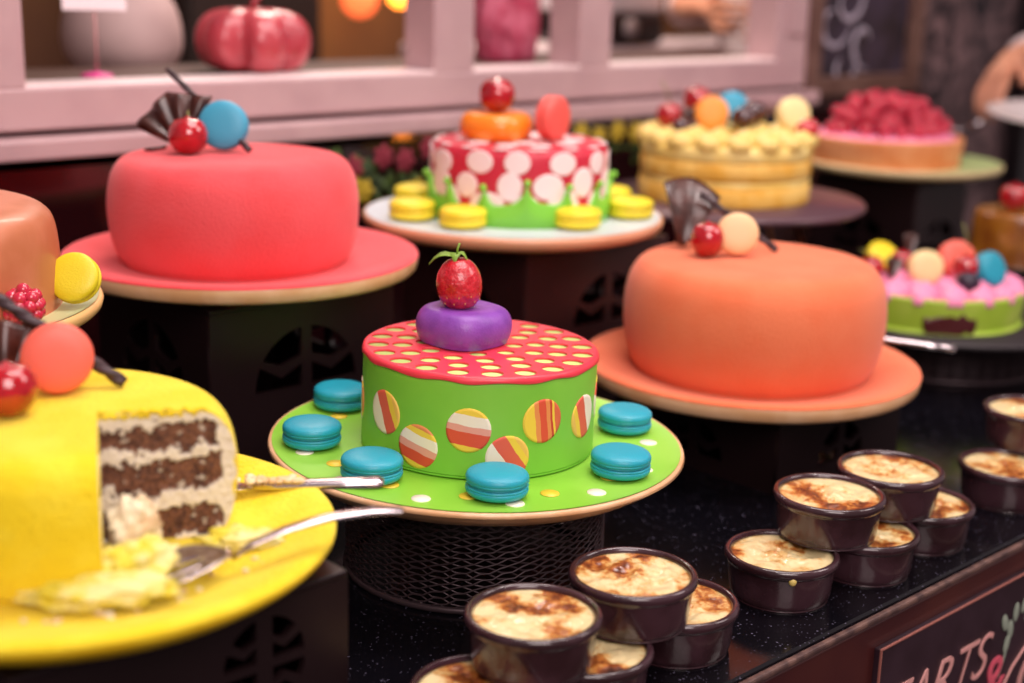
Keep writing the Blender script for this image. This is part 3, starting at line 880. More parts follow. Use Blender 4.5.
# collar: ring with peaks
col = MB(); N = 14*16
vs = []; fs = []
for k in range(N):
    a = 2*PI*k/N; ph = (a*14/(2*PI)) % 1.0
    pk = abs(ph-0.5)*2            # 1 at the peaks
    zt = 0.026+0.022*(pk**4)+0.004*math.sin(a*5)
    ro = 0.1095+0.004*(pk**6)
    for (r_, z_) in ((0.1065, 0.0), (0.1105, 0.0), (0.1105, zt*0.5), (ro, zt-0.0015), (ro-0.0008, zt), (0.1065, zt-0.001)):
        vs.append((r_*math.cos(a), r_*math.sin(a), z_))
for k in range(N):
    for j in range(5):
        a = k*6+j; b = ((k+1) % N)*6+j
        fs.append((a, b, b+1, a+1))
col.add(vs, fs)
for k in range(14):
    a = 2*PI*k/14
    zt = 0.049+0.004*math.sin(a*5)
    col.ell((0.1135*math.cos(a), 0.1135*math.sin(a), zt), 0.0042, seg=12, rings=8)
part('green_collar', col, mat('collar_green', '#7ccb3c', 0.42, coat=0.2), bc)
T_B = Z_B+0.090
# toppings of that cake
q = off(P_B[0], P_B[1], -0.0225, 0.01, T_B)
cushion('orange_cushion_cake', 'low round orange sweet on the red cake with white spots', 'sweet', q, 0.0415, 0.031, mat('orange_jelly', '#f58a22', 0.3, coat=0.3), 0.3, 2.4, 0.05)
def ball(name, label, cat, loc, r, m, stem=None, group=None, sq=(1, 1, 1)):
    """loc = point under the fruit"""
    t = thing(name, label, cat, loc, (0, 0, 0), group)
    def fn(p, a, rr, z):
        v = Vector(p)
        if z > 0.75: v.z -= (z-0.75)*0.5
        return tuple(v)
    part('fruit', MB().ell((0, 0, r*sq[2]), (r*sq[0], r*sq[1], r*sq[2]), fn=fn, seg=32, rings=20), m, t)
    if stem:
        part('stem', MB().tube([(0, 0, 1.7*r*sq[2]), (stem[0]*0.4, stem[1]*0.4, 1.7*r+stem[2]*0.6), (stem[0], stem[1], 1.7*r+stem[2])], 0.0009, 6), m_stem, t)
    return t
ball('cherry', 'red glazed cherry on the orange sweet of the spotted cake', 'cherry', q+Vector((0, 0, 0.0295)), 0.0215, m_cherry)
macaron('coral macaron standing upright on the red cake with white spots', off(P_B[0], P_B[1], 0.034, 0.012, T_B+0.0262)-VD*0.006, '#ea5f55', '#d9463f', (R(90), 0, R(12)), 1.08)
YL, YF = '#ecd92e', '#d9c026'
g = 'yellow macarons on the pale plate'
zz = P_B[2]-0.0028
for lb, x, y in (('yellow macaron at the left rim of the pale plate, front one of the left pair', 0.2577, 0.700),
                 ('yellow macaron half hidden behind the left side of the spotted cake', 0.333, 0.785),
                 ('yellow macaron in front of the spotted cake, left of centre', 0.271, 0.626),
                 ('yellow macaron in front of the spotted cake, right of centre', 0.376, 0.5475),
                 ('yellow macaron behind the right side of the spotted cake', 0.528, 0.640),
                 ('yellow macaron at the right rim of the pale plate, near the orange cake', 0.480, 0.560)):
    macaron(lb, at(x, y, zz), YL, YF, (0, 0, x*9), 1.1, group=g)

# --- chocolate pieces
def choc_fan(label, loc, L, spread, rot, bend=0.3, ribs=7, name='chocolate_fan'):
    NA, NR = 56, 12
    vs = []; fs = []
    for i in range(NA+1):
        a = -spread+2*spread*i/NA
        for j in range(NR+1):
            u = j/NR
            rr = L*(0.10+0.90*u)*(1-0.10*abs(math.sin(a*ribs*0.5)))
            cor = 0.0045*math.cos(a*ribs*2)*u*(L/0.06)
            vs.append((math.sin(a)*rr, cor+bend*L*(u*u)*0.5*(1+0.6*math.cos(a)), math.cos(a)*rr))
    for i in range(NA):
        for j in range(NR):
            a = i*(NR+1)+j
            fs.append((a, a+NR+1, a+NR+2, a+1))
    o = single(name, MB().add(vs, fs), m_choc, label, 'chocolate', loc, rot)
    sm_ = o.modifiers.new('thick', 'SOLIDIFY'); sm_.thickness = 0.0018; sm_.offset = 0
    return o
def choc_stick(label, p0, p1, r=0.0032, name='chocolate_stick'):
    p0 = Vector(p0); p1 = Vector(p1)
    n = 24; pts = []; 
    ax = (p1-p0).normalized(); s_ = ax.cross(Vector((0, 0, 1))).normalized(); u_ = s_.cross(ax)
    mb = MB()
    for st in (0, PI):
        pts = [p0.lerp(p1, i/n)-p0+(s_*math.cos(i*0.9+st)+u_*math.sin(i*0.9+st))*r*0.35 for i in range(n+1)]
        mb.tube(pts, r*0.75, 8)
    return single(name, mb, m_chocl, label, 'chocolate', p0)

# red cake decoration: cake centre (-0.004,0.664) ~ image column 231 ; 10 px per cm
RC = (-0.004, 0.664)
z = T_R
choc_fan('ribbed dark chocolate fan standing on the red cake', off(*RC, -0.052, 0.012, z+0.002), 0.060, R(48), (R(-4), R(-22), R(-46)), 0.25, 7)
choc_stick('thin dark chocolate stick leaning over the blue macaron', off(*RC, 0.018, -0.006, z+0.004), off(*RC, -0.076, 0.050, z+0.078), 0.0032)
ball('cherry', 'glossy red cherry beside the blue macaron on the red cake', 'cherry', off(*RC, -0.041, -0.018, z-0.0005), 0.0198, m_cherry, (0.001, 0.0, 0.010))
macaron('light blue macaron standing on edge on the red cake', off(*RC, -0.011, 0.004, z+0.0245)+VD*0.016, '#3f9fbe', '#3a8fae', (R(78), 0, R(-44)), 1.0)
mb = MB().tube([(math.cos(k*0.45)*0.010*(1+0.12*k/3), math.sin(k*0.45)*0.006*(1+0.1*k/3), 0.004+0.0006*k) for k in range(12)], [0.003]*12, 8, flat=0.6)
single('chocolate_curl', mb, m_choc, 'small dark chocolate curl at the left edge of the red cake top', 'chocolate', off(*RC, -0.078, 0.010, z-0.007))

# orange cake decoration, centre (0.431,0.327); 9.3 px per cm
OC = (0.427, 0.330); z = T_O
choc_fan('tall curled dark chocolate fan standing on the orange cake', off(*OC, -0.080, 0.030, z-0.002), 0.080, R(26), (R(-4), R(14), R(-40)), 0.45, 3)
choc_stick('dark chocolate stick lying behind the cream macaron on the orange cake', off(*OC, 0.026, 0.030, z+0.003), off(*OC, -0.058, 0.044, z+0.060), 0.0036)
ball('cherry', 'oval red glazed cherry beside the cream macaron on the orange cake', 'cherry', off(*OC, -0.0545, -0.005, z-0.0005), 0.0178, m_cherry, (-0.004, 0.004, 0.008), sq=(1, 1, 1.12))
macaron('pale cream macaron standing on edge on the orange cake', off(*OC, -0.022, -0.002, z+0.0222)+VD*0.016, '#f3c795', '#eab884', (R(78), 0, R(-44)), 0.90)

# yellow cake decoration
YC = (-0.405, 0.246); z = T_Y
choc_fan('large dark chocolate fan on the yellow cake, cut off by the picture edge', at(-0.418, 0.285, z-0.001), 0.052, R(45), (R(-4), R(-14), R(-28)), 0.3, 5)
choc_stick('thick dark chocolate stick lying across the yellow cake top', at(-0.3501, 0.2532, z+0.004), at(-0.409, 0.309, z+0.060), 0.0042)
macaron('coral macaron standing on edge on the yellow cake', at(-0.3885, 0.2666, z+0.0222)+Vector((0.46, 0.89, 0))*0.012, '#ee6a58', '#e85a34', (R(80), 0, R(-28)), 0.92)
ball('cherry', 'dark red glazed cherry on the yellow cake at the left edge', 'cherry', at(-0.4325, 0.243, z-0.0005), 0.0180, m_cherry)

# left plate bits
def raspberry(label, loc, s, m=None, name='raspberry', group=None, rot=(0, 0, 0)):
    mb = MB()
    pts = [(0, 0, 1)]
    for ring, n in ((0.62, 6), (0.15, 9), (-0.35, 8), (-0.78, 5)):
        for k in range(n):
            a = 2*PI*k/n+ring*3
            rr = math.sqrt(1-ring*ring)
            pts.append((rr*math.cos(a), rr*math.sin(a), ring))
    for p in pts: mb.ell((p[0]*0.72, p[1]*0.72, p[2]*0.85+1.0), 0.36, seg=10, rings=7)
    mb.ell((0, 0, 1.0), (0.75, 0.75, 0.9), seg=12, rings=8)
    for i in range(len(mb.v)): mb.v[i] = mb.v[i]*s
    return single(name, mb, m or m_rasp, label, 'raspberry', loc, rot, group)
zg = P_G[2]-0.0026
macaron('big yellow macaron at the rim of the left cream plate', at(-0.264, 0.495, zg+0.0200)+VD*0.012, '#dccb22', '#c9b014', (R(62), R(12), R(-50)), 0.84)
macaron('blue macaron half hidden behind the yellow one on the left plate', at(-0.221, 0.590, zg), BL, BLF, (0, 0, 1), 0.8)
raspberry('glazed raspberry leaning in front of the peach glazed cake', at(-0.327, 0.450, zg+0.003), 0.0155)

# --- naked cake
NC = (0.786, 0.664); Z_N = P_N[2]+0.0004; HN = 0.080
nk = thing('naked_cake', 'pale yellow naked layer cake with piped cream and fruit', 'cake', at(NC[0], NC[1], Z_N))
def nfn(p, a, r, z):
    n = 0.0016*noise.noise(Vector((math.cos(a)*5, math.sin(a)*5, z*140)))
    return (p[0]*(1+n*8), p[1]*(1+n*8), p[2])
m_spy = mat('yellow_sponge', '#dfa83c', 0.75, bump=0.9, bscale=140, col2='#edc56a', cscale=26)
m_spt = mat('cream_layer', '#f2d06a', 0.6, bump=0.4, bscale=120, col2='#f6e090', cscale=20)
RN = 0.118
pr = [(0, 0), (RN*0.99, 0), (RN, 0.003), (RN, 0.022), (RN*0.985, 0.024)]
part('sponge_layer', MB().lathe(pr+[(0, 0.024)], 96, fn=nfn), m_spy, nk)
part('cream_layer', MB().lathe([(0, 0.024), (RN*0.975, 0.024), (RN*0.99, 0.028), (RN*0.975, 0.032), (0, 0.032)], 96, fn=nfn), m_spt, nk)
part('sponge_layer', MB().lathe([(0, 0.032), (RN*0.985, 0.032), (RN, 0.034), (RN, 0.052), (RN*0.985, 0.054), (0, 0.054)], 96, fn=nfn), m_spy, nk)
part('cream_layer', MB().lathe([(0, 0.054), (RN*0.98, 0.054), (RN*1.0, 0.060), (RN*1.01, 0.068), (RN*0.99, 0.074), (0, 0.075)], 96, fn=nfn), m_spt, nk)
pc = MB()
for rr, n in ((0.106, 17), (0.078, 12), (0.045, 7)):
    for k in range(n):
        a = 2*PI*k/n+rr*20
        T = Matrix.Translation((rr*math.cos(a), rr*math.sin(a), 0.070))
        pc.lathe(smooth_prof([(0, 0), (0.017, 0.001), (0.0190, 0.008), (0.016, 0.014), (0.009, 0.018), (0.003, 0.021), (0, 0.0215)], 3), 20, 0, T,
                 fn=lambda p, a_, r_, z_: (p[0]*(1+0.08*math.sin(a_*6)), p[1]*(1+0.08*math.sin(a_*6)), p[2]))
part('piped_cream', pc, m_cream, nk)
nk.scale = (1, 1, 1.08)
T_N = Z_N+0.090
def offn(dx, dy, dz=0): return off(NC[0], NC[1], dx, dy, T_N+dz)
k_ = 1/702.0
ball('cherry', 'red cherry with long pale stem at the left of the naked cake', 'cherry', offn(-0.078, 0.020), 0.0185, m_cherry, (-0.018, 0.002, 0.034))
ball('cherry', 'dark red cherry standing highest at the back of the naked cake', 'cherry', offn(-0.034, 0.075, 0.016), 0.020, m_cherry)
ball('cherry', 'shiny near-black cherry behind the cream macaron of the naked cake', 'cherry', offn(0.040, 0.035, 0.004), 0.019, mat('black_cherry', '#3a0610', 0.1, coat=1.0))
ball('cherry', 'small dark cherry in the middle of the naked cake', 'cherry', offn(0.021, -0.005, 0.002), 0.017, MATS['black_cherry'])
ball('blackberry_ball', 'small dark fruit under the left cherry of the naked cake', 'fruit', offn(-0.066, -0.022, -0.006), 0.013, MATS['black_cherry'])
macaron('orange macaron standing on the naked cake', offn(-0.022, 0.0, 0.022)+VD*0.014, '#f59a3c', '#e8862c', (R(80), 0, R(-44)), 0.95)
macaron('blue macaron standing at the back of the naked cake', offn(0.012, 0.040, 0.026)+VD*0.014, '#2f9fbf', '#2a8aa8', (R(72), 0, R(-44)), 0.9)
macaron('cream macaron standing at the right of the naked cake', offn(0.090, 0.020, 0.020)+VD*0.014, '#f4dc9c', '#e8cc84', (R(76), 0, R(-20)), 1.0)
strawberry('small strawberry lying beside the cream macaron on the naked cake', offn(0.092, -0.030, 0.002), 0.75, (R(60), R(20), R(40)), False)
choc_fan('dark chocolate piece standing between the left cherry and the orange macaron', offn(-0.050, 0.0, -0.004), 0.036, R(30), (0, R(8), R(-40)), 0.3, 3, name='chocolate_piece')

# --- raspberry tart
TC = (1.318, 0.748); Z_T = P_T[2]-0.0026
tt = thing('raspberry_tart', 'round tart with golden crust, pink cream and heaped raspberries', 'tart', at(TC[0], TC[1], Z_T))
def cr_fn(p, a, r, z):
    f = 1+0.008*math.sin(a*48) if r > 0.11 else 1
    return (p[0]*f, p[1]*f, p[2])
RTt = 0.125
part('crust', MB().lathe(smooth_prof([(0, 0), (RTt*0.92, 0), (RTt*0.97, 0.004), (RTt, 0.025), (RTt*1.01, 0.042), (RTt*0.985, 0.046), (RTt*0.95, 0.043), (RTt*0.93, 0.036)], 4), 192, fn=cr_fn),
     mat('tart_crust', '#d9824a', 0.7, bump=0.6, bscale=150, col2='#e39a66', cscale=20), tt)
part('pink_cream', MB().lathe(smooth_prof([(RTt*0.94, 0.036), (RTt*0.88, 0.046), (RTt*0.7, 0.050), (0, 0.052)], 4), 64, fn=lambda p, a, r, z: (p[0], p[1], p[2]+0.002*math.sin(a*17)*(r/0.1))), m_pinkcream, tt)
random.seed(17)
first = None; cnt = 0
for ring, (rr, n, zz) in enumerate(((0.088, 17, 0.048), (0.066, 14, 0.056), (0.044, 9, 0.064), (0.074, 14, 0.070), (0.055, 11, 0.085), (0.030, 6, 0.092), (0.0, 1, 0.094))):
    for k in range(n):
        a = 2*PI*k/n+ring*0.7+random.uniform(-0.1, 0.1)
        p = at(TC[0]+rr*math.cos(a), TC[1]+rr*math.sin(a), Z_T+zz+random.uniform(-0.002, 0.003))
        lb = 'red raspberry in the heap on the round tart'
        rt_ = (random.uniform(-0.9, 0.9), random.uniform(-0.9, 0.9), random.random()*6)
        if first is None:
            first = raspberry(lb, p, 0.0115, name='tart_raspberry', group='raspberries heaped on the tart', rot=rt_)
        else:
            o = first.copy(); C.objects.link(o); o.location = p; o.rotation_euler = rt_
            s_ = random.uniform(0.9, 1.15); o.scale = (s_, s_, s_)

# tart server lying from hand to tart
ts = thing('tart_server', 'thin metal tart server held in the hand at the right', 'server', at(1.39, 0.70, 0.262))
a_ = Vector((1.505, 0.690, 0.270))-Vector((1.39, 0.70, 0.262))
part('blade', MB().tube([(0.02, -0.01, 0), (0.07, -0.008, 0.002), (0.12, -0.008, 0.006)], [0.022, 0.018, 0.009], 10, flat=0.06, up=Vector((0, 0, 1))), m_steel, ts)
part('handle', MB().tube([(0.12, -0.008, 0.006), (0.18, 0.0, 0.012), (0.30, 0.025, 0.030), (0.36, 0.04, 0.034)], [0.005, 0.004, 0.006, 0.005], 10, flat=0.5), m_steel, ts)

# --- green fruit tart at the right
GC = (0.900, 0.396); Z_GB = 0.072
sb = thing('slate_board', 'dark round slate under the green fruit tart', 'board', at(0.945, 0.390, 0.064))
part('slab', MB().lathe([(0, 0), (0.188, 0), (0.19, 0.002), (0.19, 0.006), (0.188, 0.008), (0, 0.008)], 80), mat('slate', '#241c20', 0.5, bump=0.1), sb)
mesh_riser('black wire mesh basket under the slate board at the right', 0.945, 0.390, 0.12, 0.0638)
gt = thing('green_fruit_tart', 'lime green tart shell with a dark smear, pink cream and mixed sweets', 'tart', at(GC[0], GC[1], Z_GB+0.0003))
RG = 0.121
part('tart_shell', MB().lathe(smooth_prof([(0, 0), (RG*0.93, 0), (RG*0.96, 0.003), (RG*0.985, 0.02), (RG, 0.038), (RG, 0.043), (RG*0.985, 0.045), (RG*0.96, 0.043), (RG*0.95, 0.034)], 4), 96),
     mat('lime_shell', '#a3c43a', 0.5, bump=0.2, bscale=100, col2='#b4cc54', cscale=14), gt)
cg = math.atan2(-0.57-GC[1], -0.78-GC[0])
sm = MB()
vs, fs, uv = disc_on_cyl(cg+R(14), 0.012, 0.034, 0.013, RG*0.985, 0)
sm.add(vs, fs)
for i in range(len(sm.v)):
    v = sm.v[i]; n = noise.noise(Vector((v.x*90, v.y*90, v.z*90)))
    v.z = max(0.001, v.z+0.011*n)
    v.x *= 1.004; v.y *= 1.004
part('jam_smear', sm, mat('jam', '#4b1a1c', 0.3), gt)
part('pink_filling', MB().lathe([(0, 0.036), (RG*0.955, 0.036)], 64), m_pinkcream, gt)
pk = MB()
for rr, n in ((0.104, 17), (0.075, 12), (0.042, 7), (0, 1)):
    for k in range(n):
        a = 2*PI*k/n+rr*13
        T = Matrix.Translation((rr*math.cos(a), rr*math.sin(a), 0.035))
        pk.lathe(smooth_prof([(0, 0), (0.017, 0.001), (0.0185, 0.008), (0.014, 0.016), (0.007, 0.021), (0, 0.025)], 3), 20, 0, T,
                 fn=lambda p, a_, r_, z_: (p[0]*(1+0.08*math.sin(a_*6)), p[1]*(1+0.08*math.sin(a_*6)), p[2]))
part('piped_pink_cream', pk, m_pinkcream, gt)
T_G = Z_GB+0.052
def offg(dx, dy, dz=0): return off(GC[0], GC[1], dx, dy, T_G+dz)
macaron('yellow macaron leaning at the back of the green tart', offg(-0.060, 0.045, 0.010), '#ecd522', '#d8c01c', (R(40), R(15), R(-44)), 0.9)
macaron('cream macaron standing at the front of the green tart', offg(-0.018, -0.035, 0.016)+VD*0.014, '#f2d79c', '#e2c284', (R(80), 0, R(-44)), 0.92)
macaron('coral macaron standing at the back of the green tart', offg(0.036, 0.015, 0.018)+VD*0.014, '#ee6a58', '#d8503f', (R(74), 0, R(-44)), 1.0)
macaron('blue macaron leaning at the right end of the green tart', offg(0.060, -0.040, 0.014)+VD*0.014, '#1f96ae', '#167c94', (R(66), R(20), R(-20)), 0.95)
ball('cherry', 'red cherry with stem at the left end of the green tart', 'cherry', offg(-0.086, -0.02, -0.002), 0.0165, m_cherry, (-0.024, 0.004, 0.014))
ball('cherry', 'bright red cherry between cream and blue macarons on the green tart', 'cherry', offg(0.036, -0.030, 0.0), 0.0185, m_cherry, (-0.002, 0.01, 0.045))
ball('blueberry', 'dark blueberry at the front edge of the green tart', 'blueberry', offg(0.026, -0.072, -0.008), 0.0155, mat('blueberry', '#2a1c30', 0.35))
ball('cherry', 'small red cherry behind the cream macaron on the green tart', 'cherry', offg(-0.036, 0.02, 0.0), 0.016, m_cherry)
choc_fan('dark chocolate shard at the left of the green tart', offg(-0.062, -0.030, -0.004), 0.034, R(24), (0, R(10), R(-40)), 0.2, 3, name='chocolate_shard')
choc_fan('thin chocolate shard standing behind the cream macaron', offg(-0.020, 0.045, -0.002), 0.050, R(12), (0, R(4), R(-40)), 0.2, 3, name='chocolate_shard')
mb = MB()
for k in range(3):
    mb.tube([(0, 0, 0), (-0.010-0.004*k, 0.010, 0.012), (-0.030-0.003*k, 0.016, 0.018+0.006*k)], 0.0012, 6)
single('herb_sprig', mb, m_stem, 'thin green stems poking up at the left of the green tart', 'sprig', offg(-0.090, 0.012, 0))

# metal server handle by the orange cake
rd = thing('serving_knife', 'metal serving knife resting on the right rim of the orange plate', 'utensil', at(0.5880, 0.3030, P_O[2]+0.0065))
e_ = Vector((0.6385, 0.2060, 0.1060))-Vector((0.5880, 0.3030, 0.1105)); b_ = Vector((0.5500, 0.3720, 0.0985))-Vector((0.5880, 0.3030, 0.1105)) 
part('handle', MB().tube([Vector((0, 0, 0)), e_*0.3, e_*0.7, e_], [0.0036, 0.0048, 0.0056, 0.0056], 14, flat=0.75), m_steel, rd)
part('blade', MB().tube([Vector((0, 0, 0)), b_*0.3, b_*0.9, b_], [0.0036, 0.010, 0.010, 0.004], 12, flat=0.12), m_steel, rd)

# small brown cakes at the right edge
z_s = 0.102
SC = (1.12, 0.40)
sr = riser('dark box riser under the small brown glazed cake', 1.216, 0.442, 0.14, 0.14, z_s-0.006, 0.04, 0.05)
pl = thing('small_plate', 'small dark plate under the brown glazed cake at the right edge', 'plate', at(1.216, 0.442, z_s-0.0058))
part('plate_body', MB().lathe([(0, 0), (0.05, 0), (0.088, 0.006), (0.09, 0.0085), (0.086, 0.008), (0.05, 0.003), (0, 0.003)], 48), mat('dark_plate', '#4a3a34', 0.3), pl)
bk = thing('small_glazed_cake', 'small brown caramel glazed cake with a cherry at the right edge', 'cake', at(1.216, 0.442, z_s-0.0026))
part('caramel_glaze', MB().lathe(smooth_prof([(0, 0), (0.066, 0), (0.068, 0.003), (0.067, 0.04), (0.065, 0.070), (0.058, 0.078), (0.03, 0.080), (0, 0.080)], 5), 64),
     mat('caramel', '#7a4517', 0.25, coat=0.5, col2='#a06a20', cscale=22, bump=0.1, bscale=50), bk)
ball('cherry', 'glossy red cherry on the small brown glazed cake', 'cherry', at(1.216, 0.442, z_s+0.077)-RT*0.018-VD*0.02, 0.021, m_cherry)
macaron('pink macaron on the small brown glazed cake', at(1.216, 0.442, z_s+0.0775)+RT*0.026+VD*0.01, '#d98a6a', '#c87a5a', (0, 0, 0), 0.8)

# ------------------------------------------------------------------ ramekins
def ramekin_meshes():
    pr = smooth_prof([(0, 0), (0.0375, 0), (0.0405, 0.0015), (0.0425, 0.006), (0.0444, 0.026), (0.0450, 0.0300), (0.0468, 0.0312), (0.0480, 0.0338), (0.0478, 0.0368), (0.0462, 0.0386), (0.0440, 0.0386), (0.0422, 0.0366), (0.0416, 0.031), (0.0400, 0.010), (0.037, 0.006), (0, 0.006)], 3)
    d = MB().lathe(pr, 80).mesh('dish'); d.materials.append(m_ramekin)
    return d
RM = ramekin_meshes()
def ramekin(label, x, y, z, seed, drip=False):
    t = thing('ramekin', label, 'ramekin', at(x, y, z), (0, 0, seed*1.3), 'brown ramekins of baked custard')
    o = bpy.data.objects.new('dish', RM); C.objects.link(o); o.parent = t
    vs = []; fs = []
    prof = []
    NR, NA = 22, 64
    mb = MB()
    def fn(p, a, r, z_):
        n = noise.noise(Vector((p[0]*60+seed*3.3, p[1]*60, seed)))+0.5*noise.noise(Vector((p[0]*140, p[1]*140+seed, seed)))
        e = 1-(r/0.0421)**6 if r < 0.042 else 0
        return (p[0], p[1], z_+(0.0036*n+0.0012*noise.noise(Vector((p[0]*320, p[1]*320, seed))))*e)
    mb.lathe([(0, 0.0345)]+[(0.0421*i/NR, 0.0345+0.0005*(i/NR)**6) for i in range(1, NR+1)]+[(0.0416, 0.029)], NA, fn=fn)
    c = part('custard', mb, m_custard, t)
    if drip:
        part('custard_drip', MB().ell((0, 0, 0), (0.0035, 0.0035, 0.0042), seg=14, rings=8), m_cream, t, (0.0452*math.cos(camdir-seed*1.3), 0.0452*math.sin(camdir-seed*1.3), 0.0305))
    return t
h1 = 0.0388
ramekin('ramekin of browned custard on top of the front stack, nearest the guest', -0.147, 0.070, h1, 1.0)
ramekin('lower front ramekin at the bottom edge of the picture, left of its stack', -0.197, 0.068, 0, 2.0)
ramekin('lower ramekin half hidden between the two front upper ones', -0.098, 0.064, 0, 3.0)
ramekin('pale custard ramekin on top, second from the front of the row', -0.044, 0.071, h1, 4.3)
ramekin('lower pale custard ramekin at the worktop edge beside the second stack', 0.010, 0.072, 0, 5.0)
ramekin('upper ramekin with browned white top in the middle group', 0.212, 0.076, h1, 6.1)
ramekin('lower ramekin of plain custard with a drip on its side', 0.152, 0.078, 0, 7.2, True)
ramekin('lower ramekin tucked beneath the two middle upper ones', 0.250, 0.062, 0, 8.3)
ramekin('upper ramekin with dark caramel in the middle group, further back', 0.310, 0.078, h1, 9.1)
ramekin('lower ramekin with a folded custard skin right of the middle group', 0.350, 0.066, 0, 10.4)
ramekin('lower ramekin of golden custard near the right edge', 0.512, 0.067, 0, 11.2)
ramekin('topmost ramekin near the right edge, partly cut off', 0.588, 0.086, h1, 12.6)
ramekin('lower ramekin at the far right under the topmost one', 0.640, 0.070, 0, 13.6)

# ------------------------------------------------------------------ cutlery on the yellow plate
kn = thing('cake_knife', 'cake knife with shiny handle and crumbs on its blade lying on the yellow plate', 'knife', at(-0.1993, 0.1696, 0.1550))
dk = (Vector((-0.2739, 0.2330, 0.1534))-Vector((-0.1993, 0.1696, 0.1574))).normalized()
part('handle', MB().tube([Vector((0, 0, 0)), dk*0.004, dk*0.03, dk*0.075, dk*0.095], [0.0045, 0.0072, 0.0068, 0.0060, 0.0050], 16, flat=0.55), m_steel, kn)
part('blade', MB().tube([dk*0.093, dk*0.11, dk*0.15], [0.006, 0.010, 0.010], 12, flat=0.12), m_steel, kn)
kb = MB(); random.seed(31)
for k in range(34):
    p = dk*random.uniform(0.058, 0.112)+Vector((random.uniform(-0.004, 0.004), random.uniform(-0.004, 0.004), 0.0035+random.uniform(0, 0.0015)))
    s_ = random.uniform(0.0015, 0.0036)
    kb.ell(tuple(p), (s_*1.5, s_, s_*0.6), Matrix.Rotation(random.random()*6, 3, 'Z'), seg=8, rings=5)
part('crumb_smear', kb, m_cc, kn)

sv = thing('cake_server', 'silver slotted server with long handle resting on the yellow plate', 'server', at(-0.3533, 0.1214, 0.1554))
pr_ = Vector((-0.2479, 0.0883, 0.1714))-Vector((-0.3533, 0.1214, 0.1554))
sp = [Vector((0, 0, 0)), pr_*0.12+Vector((0, 0, 0.006)), pr_*0.3+Vector((0, 0, 0.009)), pr_*0.55+Vector((0, 0, 0.009)), pr_*0.8+Vector((0, 0, 0.005)), pr_*0.97, pr_]
part('handle', MB().tube(sp, [0.0032, 0.0038, 0.0046, 0.0052, 0.0056, 0.0052, 0.0030], 14, flat=0.42), m_steel, sv)
dn = Vector((-0.3890, 0.1385, 0.1440))-Vector((-0.3533, 0.1214, 0.1554))
hd = MB()
vs = []; fs = []
sdv = dn.cross(Vector((0, 0, 1))).normalized()
NU, NV = 14, 12
for i in range(NU+1):
    u = i/NU
    wd_ = 0.004+0.021*math.sin(min(1, u*1.5)*PI/2)
    for j in range(NV+1):
        v = -1+2*j/NV
        vs.append(dn*(u*1.15)+sdv*wd_*v+Vector((0, 0, 0.0045*v*v*math.sin(min(1, u*1.4)*PI/2)+0.0035)))
for i in range(NU):
    for j in range(NV):
        if 4 < i < 12 and j in (4, 7): continue
        a = i*(NV+1)+j
        fs.append((a, a+NV+1, a+NV+2, a+1))
hd.add(vs, fs)
o = part('server_head', hd, m_steel, sv)
so = o.modifiers.new('thick', 'SOLIDIFY'); so.thickness = 0.0014

# ------------------------------------------------------------------ things behind the window
zs = 0.3642
# glass pumpkin
pg = thing('glass_pumpkin', 'glossy red ribbed pumpkin ornament standing on the window sill', 'ornament', at(0.276, 1.055, zs))
pg.scale = (0.90, 0.90, 0.92)
def pf(p, a, r, z):
    f = 1-0.22*abs(math.cos(a*3+0.9))**5
    return (p[0]*f, p[1]*f, p[2])
part('pumpkin_body', MB().lathe(smooth_prof([(0, 0.004), (0.03, 0.0), (0.070, 0.010), (0.084, 0.036), (0.082, 0.062), (0.066, 0.082), (0.036, 0.090), (0.012, 0.082), (0, 0.076)], 5), 128, fn=pf),
     mat('red_glass', '#c04a54', 0.3, coat=0.4, sss=0.2, col2='#a83844', cscale=14), pg)
part('stalk', MB().tube([(0, 0, 0.074), (0.002, 0, 0.095), (0.010, 0, 0.112)], [0.008, 0.006, 0.007], 8), mat('red_stalk', '#8a2028', 0.2), pg)
# white bell jar
single('white_urn', MB().lathe(smooth_prof([(0, 0.0), (0.030, 0.0), (0.052, 0.004), (0.078, 0.03), (0.086, 0.060), (0.080, 0.10), (0.062, 0.14), (0.055, 0.20), (0.06, 0.24), (0.03, 0.25), (0, 0.25)], 5), 64),
       mat('matt_white', '#c4a7a4', 0.6, col2='#b79a97', cscale=8), 'blurred off-white bell shaped urn behind the left window opening', 'urn', at(0.245, 1.35, 0.333))
single('kitchen_shelf', MB().box((0, 0, 0), (0.9, 0.30, 0.03), 0.004).box((0, 0.0, -0.6155), (0.8, 0.26, 1.20)), mat('shelf_wood', '#4a3026', 0.6), 'brown shelf unit standing behind the left window opening', 'shelf', at(0.25, 1.36, 0.3175))
# card on stand
cd = thing('price_card_stand', 'white card on a thin stem with a small pink foot on the sill', 'card holder', at(0.055, 1.06, zs))
part('foot', MB().lathe(smooth_prof([(0, 0), (0.018, 0), (0.018, 0.004), (0.004, 0.007), (0, 0.008)], 3), 24), mat('hot_pink', '#d43a8a', 0.4), cd)
part('stem', MB().tube([(0, 0, 0.005), (0, 0, 0.085)], 0.0012, 6), mat('pink_stem', '#c98a8a', 0.4), cd)
part('card', MB().box((0, -0.002, 0.105), (0.075, 0.0015, 0.05), 0.0004), mat('paper', '#efe2e6', 0.7), cd, None, (0, 0, R(-20)))

